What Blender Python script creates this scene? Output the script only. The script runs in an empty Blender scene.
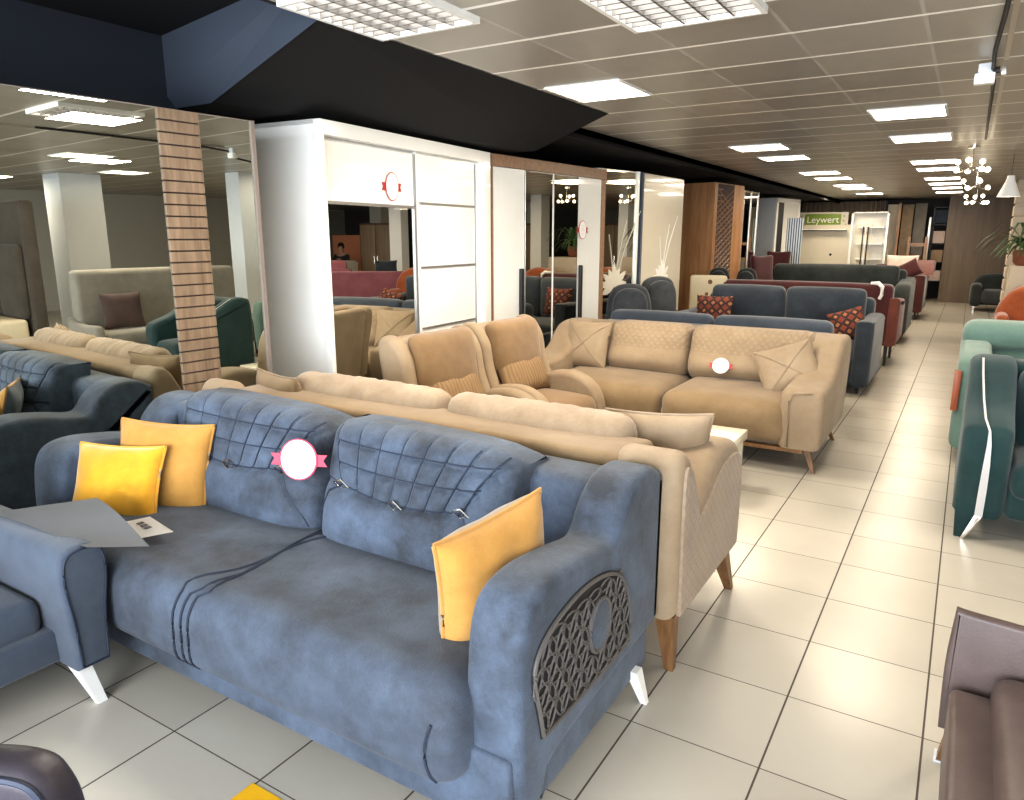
import bpy, bmesh, math, random
import numpy as np
from mathutils import Vector, Matrix, Euler
random.seed(7)
SC = bpy.context.scene
COL = SC.collection
PI = math.pi
CEIL = 2.72

# ------------------------------------------------------------------ materials
class NT:
    def __init__(s, name):
        s.m = bpy.data.materials.new(name); s.m.use_nodes = True
        s.t = s.m.node_tree; s.b = s.t.nodes['Principled BSDF']
    def n(s, typ, **kw):
        nd = s.t.nodes.new(typ)
        for k, v in kw.items(): setattr(nd, k, v)
        return nd
    def l(s, a, b): s.t.links.new(a, b)
    def math(s, op, a, b=None, c=None):
        nd = s.n('ShaderNodeMath', operation=op)
        for i, v in enumerate((a, b, c)):
            if v is None: continue
            if isinstance(v, (int, float)): nd.inputs[i].default_value = v
            else: s.l(v, nd.inputs[i])
        return nd.outputs[0]
    def mix(s, fac, a, b):
        nd = s.n('ShaderNodeMix', data_type='RGBA')
        for k, v in ((0, fac), (6, a), (7, b)):
            if isinstance(v, (int, float)): nd.inputs[k].default_value = v
            elif isinstance(v, tuple): nd.inputs[k].default_value = (*v[:3], 1)
            else: s.l(v, nd.inputs[k])
        return nd.outputs[2]
    def noise(s, vec, scale, detail=4, rough=0.6):
        nd = s.n('ShaderNodeTexNoise'); nd.inputs['Scale'].default_value = scale
        nd.inputs['Detail'].default_value = detail; nd.inputs['Roughness'].default_value = rough
        if vec is not None: s.l(vec, nd.inputs['Vector'])
        return nd.outputs['Fac']
    def obj(s): return s.n('ShaderNodeTexCoord').outputs['Object']
    def pos(s): return s.n('ShaderNodeNewGeometry').outputs['Position']
    def bump(s, h, strength, dist=0.01):
        nd = s.n('ShaderNodeBump'); nd.inputs['Strength'].default_value = strength
        nd.inputs['Distance'].default_value = dist; s.l(h, nd.inputs['Height'])
        s.l(nd.outputs[0], s.b.inputs['Normal'])
    def ramp(s, fac, lo, hi):
        nd = s.n('ShaderNodeMapRange'); nd.inputs[1].default_value = lo; nd.inputs[2].default_value = hi
        s.l(fac, nd.inputs[0]); return nd.outputs[0]

def plain(name, c, rough=0.5, metal=0.0, spec=0.5, coat=0.0):
    t = NT(name); t.b.inputs['Base Color'].default_value = (*c, 1)
    t.b.inputs['Roughness'].default_value = rough; t.b.inputs['Metallic'].default_value = metal
    t.b.inputs['Specular IOR Level'].default_value = spec
    t.b.inputs['Coat Weight'].default_value = coat
    # faint tonal variation so that nothing is perfectly flat
    v = t.noise(t.obj(), 6, 2)
    t.l(t.mix(t.ramp(v, .3, .7), tuple(x*.985 for x in c), tuple(min(1, x*1.01) for x in c)), t.b.inputs['Base Color'])
    return t.m

def fabric(name, c1, c2, scale=3.0, rough=0.85, bump=0.25, sheen=0.25, fine=180, quilt=None, spec=0.3, crackle=0):
    t = NT(name); o = t.obj()
    a = t.noise(o, scale, 8, .72); f = t.noise(o, fine, 2)
    c = t.mix(t.ramp(a, .36, .64), c1, c2)
    c = t.mix(t.math('MULTIPLY', f, .22), c, tuple(x*.55 for x in c1))
    h = t.math('ADD', t.math('MULTIPLY', f, .35), t.math('MULTIPLY', a, .3))
    if crackle:
        vn = t.n('ShaderNodeTexVoronoi', feature='DISTANCE_TO_EDGE'); vn.inputs['Scale'].default_value = crackle
        t.l(o, vn.inputs['Vector'])
        h = t.math('ADD', h, t.math('MULTIPLY', t.ramp(vn.outputs[0], 0, .12), .25))
    if quilt:
        ax, pitch, zmin = quilt
        sp = t.n('ShaderNodeSeparateXYZ'); t.l(o, sp.inputs[0])
        u = sp.outputs[ax]; z = sp.outputs[2]
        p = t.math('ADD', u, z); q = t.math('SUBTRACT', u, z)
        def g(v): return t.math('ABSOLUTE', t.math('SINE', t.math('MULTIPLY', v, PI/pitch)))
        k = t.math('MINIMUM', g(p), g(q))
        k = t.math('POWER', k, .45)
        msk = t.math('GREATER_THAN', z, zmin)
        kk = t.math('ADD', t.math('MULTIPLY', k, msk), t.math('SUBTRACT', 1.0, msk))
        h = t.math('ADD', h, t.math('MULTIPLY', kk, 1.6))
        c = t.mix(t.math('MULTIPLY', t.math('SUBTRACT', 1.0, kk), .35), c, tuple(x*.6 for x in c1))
    t.l(c, t.b.inputs['Base Color'])
    t.b.inputs['Roughness'].default_value = rough
    t.b.inputs['Specular IOR Level'].default_value = spec
    t.b.inputs['Sheen Weight'].default_value = sheen; t.b.inputs['Sheen Roughness'].default_value = .5
    t.bump(h, bump, .012)
    return t.m

def wood(name, c1, c2, axis=2, scale=1.0, rough=0.45, stripes=6.0):
    t = NT(name); o = t.obj()
    mp = t.n('ShaderNodeMapping'); t.l(o, mp.inputs[0])
    s = [stripes*scale]*3; s[axis] = .5*scale; mp.inputs['Scale'].default_value = s
    a = t.noise(mp.outputs[0], 2.2, 8, .62)
    t.l(t.mix(t.ramp(a, .3, .7), c1, c2), t.b.inputs['Base Color'])
    t.b.inputs['Roughness'].default_value = rough
    t.bump(a, .08, .005)
    return t.m

def emis(name, c, s):
    t = NT(name); t.b.inputs['Base Color'].default_value = (*c, 1)
    t.b.inputs['Emission Color'].default_value = (*c, 1); t.b.inputs['Emission Strength'].default_value = s
    return t.m

def mirror(name, c, rough=0.0):
    t = NT(name); t.b.inputs['Base Color'].default_value = (*c, 1)
    t.b.inputs['Metallic'].default_value = 1; t.b.inputs['Roughness'].default_value = rough
    return t.m

def floor_mat():
    t = NT('glazed_floor_tile'); p = t.pos()
    sp = t.n('ShaderNodeSeparateXYZ'); t.l(p, sp.inputs[0])
    def cell(v, o):
        u = t.math('DIVIDE', t.math('SUBTRACT', v, o), .45)
        f = t.math('FRACT', t.math('ADD', u, 1000.0))
        return t.math('FLOOR', u), t.math('MULTIPLY', t.math('MINIMUM', f, t.math('SUBTRACT', 1.0, f)), .45)
    iu, du = cell(sp.outputs[0], -.846); iv, dv = cell(sp.outputs[1], 2.183)
    g = t.math('MAXIMUM', t.math('LESS_THAN', du, .0034), t.math('LESS_THAN', dv, .0022))
    cb = t.n('ShaderNodeCombineXYZ'); t.l(iu, cb.inputs[0]); t.l(iv, cb.inputs[1])
    wn = t.n('ShaderNodeTexWhiteNoise'); t.l(cb.outputs[0], wn.inputs[0])
    n = t.noise(p, 2.5, 5)
    c = t.mix(wn.outputs[0], (.43, .40, .345), (.49, .458, .40))
    c = t.mix(t.math('MULTIPLY', t.ramp(n, .35, .7), .3), c, (.38, .335, .28))
    c = t.mix(g, c, (.075, .06, .05))
    t.l(c, t.b.inputs['Base Color'])
    r = t.math('ADD', 0.275, 0.0)
    t.l(t.math('ADD', r, t.math('MULTIPLY', g, .5)), t.b.inputs['Roughness'])
    t.b.inputs['Specular IOR Level'].default_value = .42
    t.bump(t.math('SUBTRACT', 1.0, g), .25, .004)
    return t.m

def ceil_mat():
    t = NT('metal_ceiling_tile'); p = t.pos()
    sp = t.n('ShaderNodeSeparateXYZ'); t.l(p, sp.inputs[0])
    def cell(v, o):
        u = t.math('DIVIDE', t.math('SUBTRACT', v, o), .6)
        f = t.math('FRACT', t.math('ADD', u, 1000.0))
        return t.math('FLOOR', u), t.math('MULTIPLY', t.math('MINIMUM', f, t.math('SUBTRACT', 1.0, f)), .6)
    iu, du = cell(sp.outputs[0], -.31); iv, dv = cell(sp.outputs[1], 3.58)
    gx = t.math('LESS_THAN', du, .010); gy = t.math('LESS_THAN', dv, .016)
    cb = t.n('ShaderNodeCombineXYZ'); t.l(iu, cb.inputs[0]); t.l(iv, cb.inputs[1])
    wn = t.n('ShaderNodeTexWhiteNoise'); t.l(cb.outputs[0], wn.inputs[0])
    c = t.mix(wn.outputs[0], (.36, .338, .30), (.45, .425, .38))
    c = t.mix(gx, c, (.44, .42, .38))
    c = t.mix(gy, c, (.95, .93, .88))
    t.l(c, t.b.inputs['Base Color'])
    t.b.inputs['Roughness'].default_value = .38
    t.l(t.math('MULTIPLY', t.math('SUBTRACT', 1.0, t.math('MAXIMUM', gx, gy)), .35), t.b.inputs['Metallic'])
    t.bump(t.math('MAXIMUM', gx, gy), .3, .004)
    return t.m

M = {}
M['floor'] = floor_mat(); M['ceil'] = ceil_mat()
M['blue'] = fabric('blue_suede', (.026, .031, .041), (.098, .132, .192), 2.1, .75, .5, .12, 150, spec=.4)
M['blue_seat'] = fabric('blue_suede_seat', (.026, .028, .034), (.088, .113, .160), 1.8, .75, .5, .10, 150, spec=.4)
M['beige'] = fabric('beige_suede', (.19, .125, .062), (.27, .186, .102), 2.0, .78, .2, .2, 200)
M['beige_arm'] = fabric('beige_leather', (.265, .19, .118), (.35, .268, .178), 2.0, .7, .2, .1, 200)
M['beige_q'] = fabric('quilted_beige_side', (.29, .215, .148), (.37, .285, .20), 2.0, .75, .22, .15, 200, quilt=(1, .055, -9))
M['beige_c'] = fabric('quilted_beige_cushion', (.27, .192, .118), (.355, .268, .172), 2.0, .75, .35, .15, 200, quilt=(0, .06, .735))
M['cream'] = fabric('cream_cushion_fabric', (.25, .18, .115), (.34, .26, .178), 5.0, .85, .35, .2, 160)
M['tan'] = fabric('tan_chair_suede', (.18, .106, .046), (.255, .16, .078), 2.0, .78, .2, .25, 200)
M['slate'] = fabric('slate_fabric', (.022, .028, .037), (.04, .05, .064), 4.0, .9, .2, .3, 260)
M['slate_mid'] = fabric('steel_blue_fabric', (.038, .048, .065), (.066, .081, .107), 4.0, .9, .2, .3, 260)
M['armblue'] = fabric('blue_grey_weave', (.055, .07, .098), (.078, .098, .134), 5.0, .9, .25, .25, 320)
M['charcoal'] = fabric('charcoal_fabric', (.022, .027, .026), (.044, .05, .047), 4.0, .9, .2, .25, 260)
M['greychair'] = fabric('grey_ribbed_fabric', (.04, .045, .05), (.075, .08, .085), 4.0, .9, .2, .25, 260)
M['maroon'] = fabric('maroon_velvet', (.05, .008, .009), (.085, .016, .016), 3.0, .8, .15, .4, 200)
M['brick'] = fabric('brick_red_fabric', (.125, .034, .024), (.18, .055, .038), 3.0, .85, .15, .25, 200)
M['mauve'] = fabric('mauve_fabric', (.22, .075, .10), (.30, .11, .14), 3.0, .85, .15, .25, 200)
M['teal'] = fabric('teal_velvet', (.006, .028, .029), (.015, .046, .045), 3.0, .8, .15, .2, 200)
M['mint'] = fabric('mint_fabric', (.115, .19, .155), (.165, .25, .21), 3.0, .85, .15, .3, 200)
M['orange'] = fabric('burnt_orange_velvet', (.30, .07, .02), (.42, .12, .035), 3.0, .75, .15, .5, 200)
M['brownl'] = fabric('brown_leather', (.085, .058, .052), (.12, .084, .075), 3.0, .45, .12, .0, 120, spec=.5)
M['purplel'] = fabric('aubergine_leather', (.03, .025, .035), (.05, .042, .055), 3.0, .42, .12, .0, 120, spec=.5)
M['greige'] = fabric('greige_fabric', (.22, .20, .165), (.29, .265, .225), 3.0, .9, .2, .2, 200)
M['dkbrown'] = fabric('dark_brown_fabric', (.06, .035, .028), (.09, .055, .045), 4.0, .85, .15, .2, 200)
M['mustard'] = fabric('mustard_weave', (.38, .185, .035), (.48, .265, .068), 3.0, .85, .25, .3, 240)
M['yellow'] = fabric('yellow_velvet', (.55, .25, .006), (.70, .36, .015), 3.0, .75, .2, .6, 200)
M['pblue'] = fabric('pillow_blue_back', (.09, .115, .15), (.14, .17, .21), 4.0, .9, .2, .3, 240)
M['seam'] = plain('dark_blue_thread', (.022, .03, .05), .8)
M['navyseam'] = plain('navy_piping', (.02, .028, .055), .6)
M['taupe'] = fabric('taupe_upholstery', (.05, .042, .034), (.075, .064, .052), 4.0, .85, .15, .1, 200)
M['steel'] = plain('polished_metal', (.75, .72, .68), .18, 1.0)
M['whitep'] = plain('white_lacquer', (.83, .83, .80), .22, coat=.4)
M['white'] = plain('matte_white', (.80, .79, .76), .55)
M['whiteleg'] = plain('white_plastic_leg', (.80, .79, .76), .35)
M['creamp'] = plain('cream_gloss_panel', (.72, .67, .56), .2, coat=.5)
M['creamm'] = plain('cream_matte_panel', (.62, .54, .40), .55)
M['alu'] = plain('brushed_aluminium', (.60, .57, .54), .35, 1.0)
M['profbrown'] = plain('dull_bronze_profile', (.20, .165, .145), .5)
M['chrome'] = plain('grey_profile', (.30, .29, .28), .35, .6)
M['black'] = plain('black_plastic', (.015, .015, .016), .5)
M['soffit'] = plain('black_painted_soffit', (.012, .012, .013), .8, spec=.2)
M['navywall'] = plain('navy_painted_wall', (.022, .026, .034), .75, spec=.2)
M['daylit_cap'] = plain('daylit_soffit_end', (.05, .06, .08), .7, spec=.2)  # end of the black soffit, blue window daylight put into its colour
M['wall'] = plain('off_white_wall', (.42, .40, .35), .8)
M['pillar'] = plain('pale_grey_pillar', (.58, .60, .62), .7)
M['darkwall'] = plain('dark_wall', (.05, .045, .04), .8)
M['legwood'] = wood('walnut_leg', (.13, .06, .022), (.24, .125, .05), 2, 4)
M['walnut'] = wood('walnut_board', (.30, .135, .055), (.58, .32, .15), 2, 1.0, .4, 4.5)
M['oak'] = wood('brown_oak_edge', (.25, .145, .085), (.38, .23, .14), 0, 2.0, .4, 5)
M['slat'] = wood('slatwall_wood', (.13, .085, .052), (.25, .175, .115), 2, 3.0, .5, 5)
M['panelw'] = wood('grey_brown_partition', (.12, .085, .055), (.18, .13, .09), 2, .8, .5, 5)
M['mir_dark'] = mirror('smoked_mirror', (.66, .67, .61))
M['mir'] = mirror('wardrobe_mirror', (.78, .78, .72))
M['mir_bronze'] = mirror('bronze_mirror', (.66, .63, .53))
M['etch'] = plain('frosted_petal', (.66, .62, .52), .5)
M['red'] = plain('red_card', (.42, .03, .035), .5)
M['rose'] = plain('pink_red_card', (.42, .02, .06), .5)
M['card'] = plain('white_card', (.88, .86, .84), .5)
M['cardcream'] = plain('cream_card', (.80, .76, .70), .5)
M['ink'] = plain('dark_ink', (.10, .09, .10), .6)
M['greensign'] = plain('green_sign_face', (.22, .32, .045), .5)
M['papergrey'] = plain('grey_swatch_sheet', (.27, .28, .295), .7)
M['stickeryellow'] = plain('yellow_floor_sticker', (.85, .47, .01), .5)
M['lattice'] = plain('grey_lattice_wood', (.105, .095, .088), .55)
M['latback'] = plain('dark_lattice_backing', (.012, .011, .012), .7)
M['tube'] = emis('ceiling_light_diffuser', (1.0, .90, .74), 15)
M['louvre_l'] = emis('louvre_light_diffuser', (1.0, .96, .90), 4)
M['globe'] = emis('lit_glass_globe', (1.0, .88, .66), 8)
M['stone'] = plain('pale_stone', (.50, .43, .34), .8)
M['leaf'] = plain('dark_green_leaf', (.05, .105, .035), .5)
M['pot'] = plain('terracotta_pot', (.22, .075, .04), .7)
M['brownbox'] = plain('cardboard', (.36, .25, .16), .8)
M['pinkwhite'] = fabric('pale_pink_fabric', (.62, .48, .42), (.72, .58, .52), 4, .85, .15, .2)
M['orangewood'] = wood('red_brown_board', (.24, .06, .022), (.36, .10, .04), 2, 3)
M['tabletop'] = plain('white_gloss_top', (.84, .80, .66), .2, coat=.4)
M['skin'] = plain('skin_tone', (.42, .25, .17), .6)
M['clothes'] = plain('dark_clothes', (.02, .022, .03), .8)
M['hair'] = plain('dark_hair', (.015, .012, .01), .6)

def rib_mat():
    t = NT('ribbed_tan_lumbar'); o = t.obj(); sp = t.n('ShaderNodeSeparateXYZ'); t.l(o, sp.inputs[0])
    k = t.math('ABSOLUTE', t.math('SINE', t.math('MULTIPLY', sp.outputs[0], PI/.035)))
    t.l(t.mix(k, (.20, .12, .055), (.26, .165, .08)), t.b.inputs['Base Color']); t.b.inputs['Roughness'].default_value = .8
    t.bump(k, .5, .012); return t.m
M['rib'] = rib_mat()
def kilim_mat():
    t = NT('kilim_pattern'); o = t.obj(); sp = t.n('ShaderNodeSeparateXYZ'); t.l(o, sp.inputs[0])
    x, z = sp.outputs[0], sp.outputs[2]
    def tri(v, p): return t.math('PINGPONG', v, p)
    d = t.math('ADD', tri(t.math('ADD', x, 5.0), .05), tri(t.math('ADD', z, 5.0), .05))
    a = t.math('GREATER_THAN', d, .06); b = t.math('LESS_THAN', d, .025)
    e = t.math('GREATER_THAN', tri(t.math('ADD', t.math('ADD', x, z), 5.0), .02), .01)
    c = t.mix(a, (.025, .016, .02), (.22, .05, .022)); c = t.mix(b, c, (.40, .17, .06))
    c = t.mix(t.math('MULTIPLY', e, .45), c, (.10, .03, .02))
    t.l(c, t.b.inputs['Base Color']); t.b.inputs['Roughness'].default_value = .9; return t.m
M['kilim'] = kilim_mat()
def floral_mat():
    t = NT('cream_floral_fabric'); o = t.obj()
    v = t.n('ShaderNodeTexVoronoi'); v.inputs['Scale'].default_value = 6; t.l(o, v.inputs['Vector'])
    k = t.math('LESS_THAN', v.outputs[0], .22)
    t.l(t.mix(k, (.50, .44, .32), (.13, .07, .05)), t.b.inputs['Base Color']); t.b.inputs['Roughness'].default_value = .9; return t.m
M['floral'] = floral_mat()
def stripe_mat():
    t = NT('blue_white_stripes'); o = t.obj(); sp = t.n('ShaderNodeSeparateXYZ'); t.l(o, sp.inputs[0])
    k = t.math('GREATER_THAN', t.math('SINE', t.math('MULTIPLY', sp.outputs[0], 2*PI/.05)), 0.0)
    t.l(t.mix(k, (.06, .075, .09), (.62, .66, .70)), t.b.inputs['Base Color']); t.b.inputs['Roughness'].default_value = .3; return t.m
M['stripe'] = stripe_mat()

# ------------------------------------------------------------------ mesh helpers
def BM(): return bmesh.new()

def link(name, bm, mats, parent=None, smooth=True, shift=True):
    if not isinstance(mats, (list, tuple)): mats = [mats]
    me = bpy.data.meshes.new(name)
    off = None
    if parent is not None and shift:
        r = parent
        while r is not None and 'org' not in ORG.get(r.name, {}): r = r.parent
        if r is not None: off = ORG[r.name]['org']
    if off is not None: bmesh.ops.translate(bm, vec=-off, verts=bm.verts)
    bmesh.ops.recalc_face_normals(bm, faces=bm.faces)
    if smooth:
        for f in bm.faces: f.smooth = True
        for e in bm.edges:
            if len(e.link_faces) == 2 and e.calc_face_angle(0) > math.radians(38): e.smooth = False
    bm.to_mesh(me); bm.free()
    for m in mats: me.materials.append(m)
    o = bpy.data.objects.new(name, me); COL.objects.link(o)
    if parent is not None: o.parent = parent
    return o

ORG = {}
def thing(name, label, cat, loc=(0, 0, 0), group=None, rotz=0):
    """an Empty at the thing's base; parts are written in world coordinates when rotz is 0"""
    o = bpy.data.objects.new(name, None); COL.objects.link(o)
    o.empty_display_size = .1
    o.location = loc; o.rotation_euler = (0, 0, rotz)
    o['label'] = label; o['category'] = cat
    if group: o['group'] = group
    return o
def wthing(name, label, cat, loc, group=None):
    o = thing(name, label, cat, loc, group); ORG[o.name] = {'org': Vector(loc)}; return o
def tag(o, label, cat, group=None):
    o['label'] = label; o['category'] = cat
    if group: o['group'] = group
    return o
def struct(name, bm, m, smooth=False):
    o = link(name, bm, m, None, smooth); o['kind'] = 'structure'; return o
def dup(root, loc=None, rotz=None, label=None, group=None):
    r = root.copy(); COL.objects.link(r)
    if loc is not None: r.location = loc
    if rotz is not None: r.rotation_euler = (0, 0, rotz)
    if label: r['label'] = label
    if group: r['group'] = group
    for ch in list(root.children):
        c = ch.copy(); COL.objects.link(c); c.parent = r
        for g in list(ch.children):
            d = g.copy(); COL.objects.link(d); d.parent = c
    return r

def box(bm, x0, x1, y0, y1, z0, z1, bev=0.0, mi=0):
    vs = [bm.verts.new((x, y, z)) for x in (x0, x1) for y in (y0, y1) for z in (z0, z1)]
    fs = []
    for a in ((0, 1, 3, 2), (4, 6, 7, 5), (0, 4, 5, 1), (2, 3, 7, 6), (0, 2, 6, 4), (1, 5, 7, 3)):
        f = bm.faces.new([vs[i] for i in a]); f.material_index = mi; fs.append(f)
    if bev > 0:
        es = list({e for f in fs for e in f.edges})
        bmesh.ops.bevel(bm, geom=es, offset=bev, segments=2, profile=.5, affect='EDGES')
    return vs
def frustum(bm, c0, s0, c1, s1):
    """tapered square leg from centre c0 (size s0) to c1 (size s1)"""
    r = []
    for c, s in ((c0, s0), (c1, s1)):
        r.append([bm.verts.new((c[0]+a*s[0]/2, c[1]+b*s[1]/2, c[2])) for a, b in ((-1, -1), (1, -1), (1, 1), (-1, 1))])
    for i in range(4):
        j = (i+1) % 4; bm.faces.new((r[0][i], r[0][j], r[1][j], r[1][i]))
    bm.faces.new(r[0][::-1]); bm.faces.new(r[1])

def coords(h, r, m, n):
    a = [-h + r*(1-math.cos(PI/2*k/m)) for k in range(m+1)]
    k = max(1, n)
    inner = [-(h-r) + 2*(h-r)*i/k for i in range(1, k)] if h > r else []
    b = [-v for v in a[::-1]]
    if h <= r + 1e-6: b = b[1:]
    return a + inner + b

def rbox(bm, c, s, r, n=(6, 6, 4), puff=(0, 0, 0), f=None, mi=0, m=3, mat=None):
    hx, hy, hz = s[0]/2, s[1]/2, s[2]/2
    r = min(r, hx*.999, hy*.999, hz*.999)
    X, Y, Z = coords(hx, r, m, n[0]), coords(hy, r, m, n[1]), coords(hz, r, m, n[2])
    L = {}
    def vert(i, j, k):
        key = (i, j, k)
        if key in L: return L[key]
        p = Vector((X[i], Y[j], Z[k]))
        q = Vector((max(-hx+r, min(hx-r, p.x)), max(-hy+r, min(hy-r, p.y)), max(-hz+r, min(hz-r, p.z))))
        d = p - q
        if d.length > 1e-9: p = q + d.normalized()*r
        u, v, w = p.x/hx, p.y/hy, p.z/hz
        e = lambda t: max(0.0, 1-t*t)
        p = Vector((p.x + puff[0]*u*e(v)*e(w), p.y + puff[1]*v*e(u)*e(w), p.z + puff[2]*w*e(u)*e(v)))
        if f: p = Vector(f(p, u, v, w))
        p = p + Vector(c)
        if mat is not None: p = mat @ p
        L[key] = bm.verts.new(p); return L[key]
    nx, ny, nz = len(X)-1, len(Y)-1, len(Z)-1
    def quad(*a):
        vs = []
        for v in a:
            if v not in vs: vs.append(v)
        if len(vs) > 2:
            try: fc = bm.faces.new(vs); fc.material_index = mi
            except ValueError: pass
    for i in range(nx):
        for j in range(ny):
            for k in (0, nz): quad(vert(i, j, k), vert(i+1, j, k), vert(i+1, j+1, k), vert(i, j+1, k))
    for i in range(nx):
        for k in range(nz):
            for j in (0, ny): quad(vert(i, j, k), vert(i+1, j, k), vert(i+1, j, k+1), vert(i, j, k+1))
    for j in range(ny):
        for k in range(nz):
            for i in (0, nx): quad(vert(i, j, k), vert(i, j+1, k), vert(i, j+1, k+1), vert(i, j, k+1))
    return bm

def rb(bm, x0, x1, y0, y1, z0, z1, r=.05, **kw):
    return rbox(bm, ((x0+x1)/2, (y0+y1)/2, (z0+z1)/2), (x1-x0, y1-y0, z1-z0), r, **kw)

def crom(pts, n=6, closed=True):
    """Catmull-Rom through control points; a point given with a third value 1 stays a sharp corner"""
    out = []; N = len(pts)
    for i in range(N if closed else N-1):
        p0, p1, p2, p3 = pts[(i-1) % N] if closed or i > 0 else pts[i], pts[i], pts[(i+1) % N], pts[(i+2) % N] if closed or i+2 < N else pts[(i+1) % N]
        if len(p1) > 2 and p1[2]: p0 = p1
        if len(p2) > 2 and p2[2]: p3 = p2
        for k in range(n):
            t = k/n
            out.append(tuple(.5*((2*p1[a]) + (-p0[a]+p2[a])*t + (2*p0[a]-5*p1[a]+4*p2[a]-p3[a])*t*t + (-p0[a]+3*p1[a]-3*p2[a]+p3[a])*t**3) for a in (0, 1)))
    if not closed: out.append(pts[-1][:2])
    return out

def inset(poly, d):
    N = len(poly); A = sum(poly[i][0]*poly[(i+1) % N][1]-poly[(i+1) % N][0]*poly[i][1] for i in range(N))
    s = 1 if A > 0 else -1; out = []
    for i in range(N):
        p, a, b = Vector(poly[i]), Vector(poly[i-1]), Vector(poly[(i+1) % N])
        e1 = (p-a); e2 = (b-p)
        e1 = e1.normalized() if e1.length > 1e-9 else e2.normalized()
        e2 = e2.normalized() if e2.length > 1e-9 else e1
        n1 = Vector((-e1.y, e1.x))*s; n2 = Vector((-e2.y, e2.x))*s
        n = n1+n2
        if n.length < 1e-6: n = n1
        n.normalize(); k = max(.45, n.dot(n1))
        out.append(tuple(p + n*(d/k)))
    return out

def extr(bm, poly, axis, a0, a1, r=.02, seg=4, mi=0):
    """extrude a 2-D outline along an axis with rounded rims.  axis 0: outline is (y,z); 1: (x,z); 2: (x,y)"""
    def P(u, v, a):
        return ((a, u, v), (u, a, v), (u, v, a))[axis]
    rings = []
    def ring(d, a):
        pl = inset(poly, d) if d > 1e-6 else poly
        rings.append([bm.verts.new(P(u, v, a)) for u, v in pl])
    for k in range(seg+1):
        th = PI/2*(1-k/seg) if r > 0 else 0
        ring(r*(1-math.cos(th)), a0 + r*(1-math.sin(th)))
        if r <= 0: break
    for k in range(seg+1):
        th = PI/2*(k/seg) if r > 0 else 0
        ring(r*(1-math.cos(th)), a1 - r*(1-math.sin(th)))
        if r <= 0: break
    N = len(poly)
    for q in range(len(rings)-1):
        for i in range(N):
            j = (i+1) % N
            fc = bm.faces.new((rings[q][i], rings[q][j], rings[q+1][j], rings[q+1][i])); fc.material_index = mi
    f = bm.faces.new(rings[0][::-1]); f.material_index = mi
    g = bm.faces.new(rings[-1]); g.material_index = mi
    if N > 8 and r > 0:
        bmesh.ops.recalc_face_normals(bm, faces=bm.faces)
        bmesh.ops.triangulate(bm, faces=[f, g], quad_method='BEAUTY', ngon_method='EAR_CLIP')

def tube(bm, pts, r, n=6, closed=False, mi=0):
    P = [Vector(p) for p in pts]; N = len(P); rings = []
    up = Vector((0, 0, 1))
    for i in range(N):
        if closed: d = P[(i+1) % N]-P[i-1]
        else: d = P[min(i+1, N-1)]-P[max(i-1, 0)]
        d = d.normalized() if d.length > 1e-9 else Vector((0, 0, 1))
        a = d.cross(up)
        if a.length < .05: a = d.cross(Vector((1, 0, 0)))
        a.normalize(); b = d.cross(a)
        rr = r[i] if isinstance(r, (list, tuple)) else r
        rings.append([bm.verts.new(P[i] + (a*math.cos(2*PI*k/n)+b*math.sin(2*PI*k/n))*rr) for k in range(n)])
    for i in range(N if closed else N-1):
        A, B = rings[i], rings[(i+1) % N]
        for k in range(n):
            f = bm.faces.new((A[k], A[(k+1) % n], B[(k+1) % n], B[k])); f.material_index = mi
    if not closed:
        bm.faces.new(rings[0][::-1]); bm.faces.new(rings[-1])

def lathe(bm, prof, c=(0, 0, 0), n=20, mi=0):
    rings = []
    for r, z in prof:
        rings.append([bm.verts.new((c[0]+max(r, 1e-4)*math.cos(2*PI*k/n), c[1]+max(r, 1e-4)*math.sin(2*PI*k/n), c[2]+z)) for k in range(n)])
    for A, B in zip(rings, rings[1:]):
        for k in range(n):
            f = bm.faces.new((A[k], A[(k+1) % n], B[(k+1) % n], B[k])); f.material_index = mi
    bm.faces.new(rings[0][::-1]); bm.faces.new(rings[-1])

def poly3(bm, pts, mi=0):
    f = bm.faces.new([bm.verts.new(p) for p in pts]); f.material_index = mi; return f

def pillow_bm(w, h, t, n=18, back=0, ruffle=0.0, crease=0.0):
    """soft square cushion standing in the XZ plane, front towards -Y"""
    bm = BM(); G = {}
    for side in (-1, 1):
        for i in range(n+1):
            for j in range(n+1):
                edge = i in (0, n) or j in (0, n)
                key = (i, j, 0 if edge else side)
                if key in G: continue
                u = math.sin(PI/2*(2*i/n-1)); v = math.sin(PI/2*(2*j/n-1))
                x = u*w/2*(1-.07*(1-v*v)); z = v*h/2*(1-.07*(1-u*u))
                th = t/2*max(0, (1-u**4)*(1-v**4))**.6
                y = side*th*(1 + .04*math.sin(9*u+5*v*side))
                if crease:
                    y += side*(-crease)*math.exp(-((u-.45)*3)**2)*abs(math.sin(6*v+3*u))*(1-u**4)*(1-v**4)
                if ruffle and edge: y += ruffle*math.sin(14*(u+v))
                G[key] = bm.verts.new((x, y, z))
    for side in (-1, 1):
        for i in range(n):
            for j in range(n):
                q = [G[(a, b, 0 if (a in (0, n) or b in (0, n)) else side)] for a, b in ((i, j), (i+1, j), (i+1, j+1), (i, j+1))]
                try: f = bm.faces.new(q)
                except ValueError: continue
                f.material_index = back if side > 0 else 0
    return bm

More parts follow.
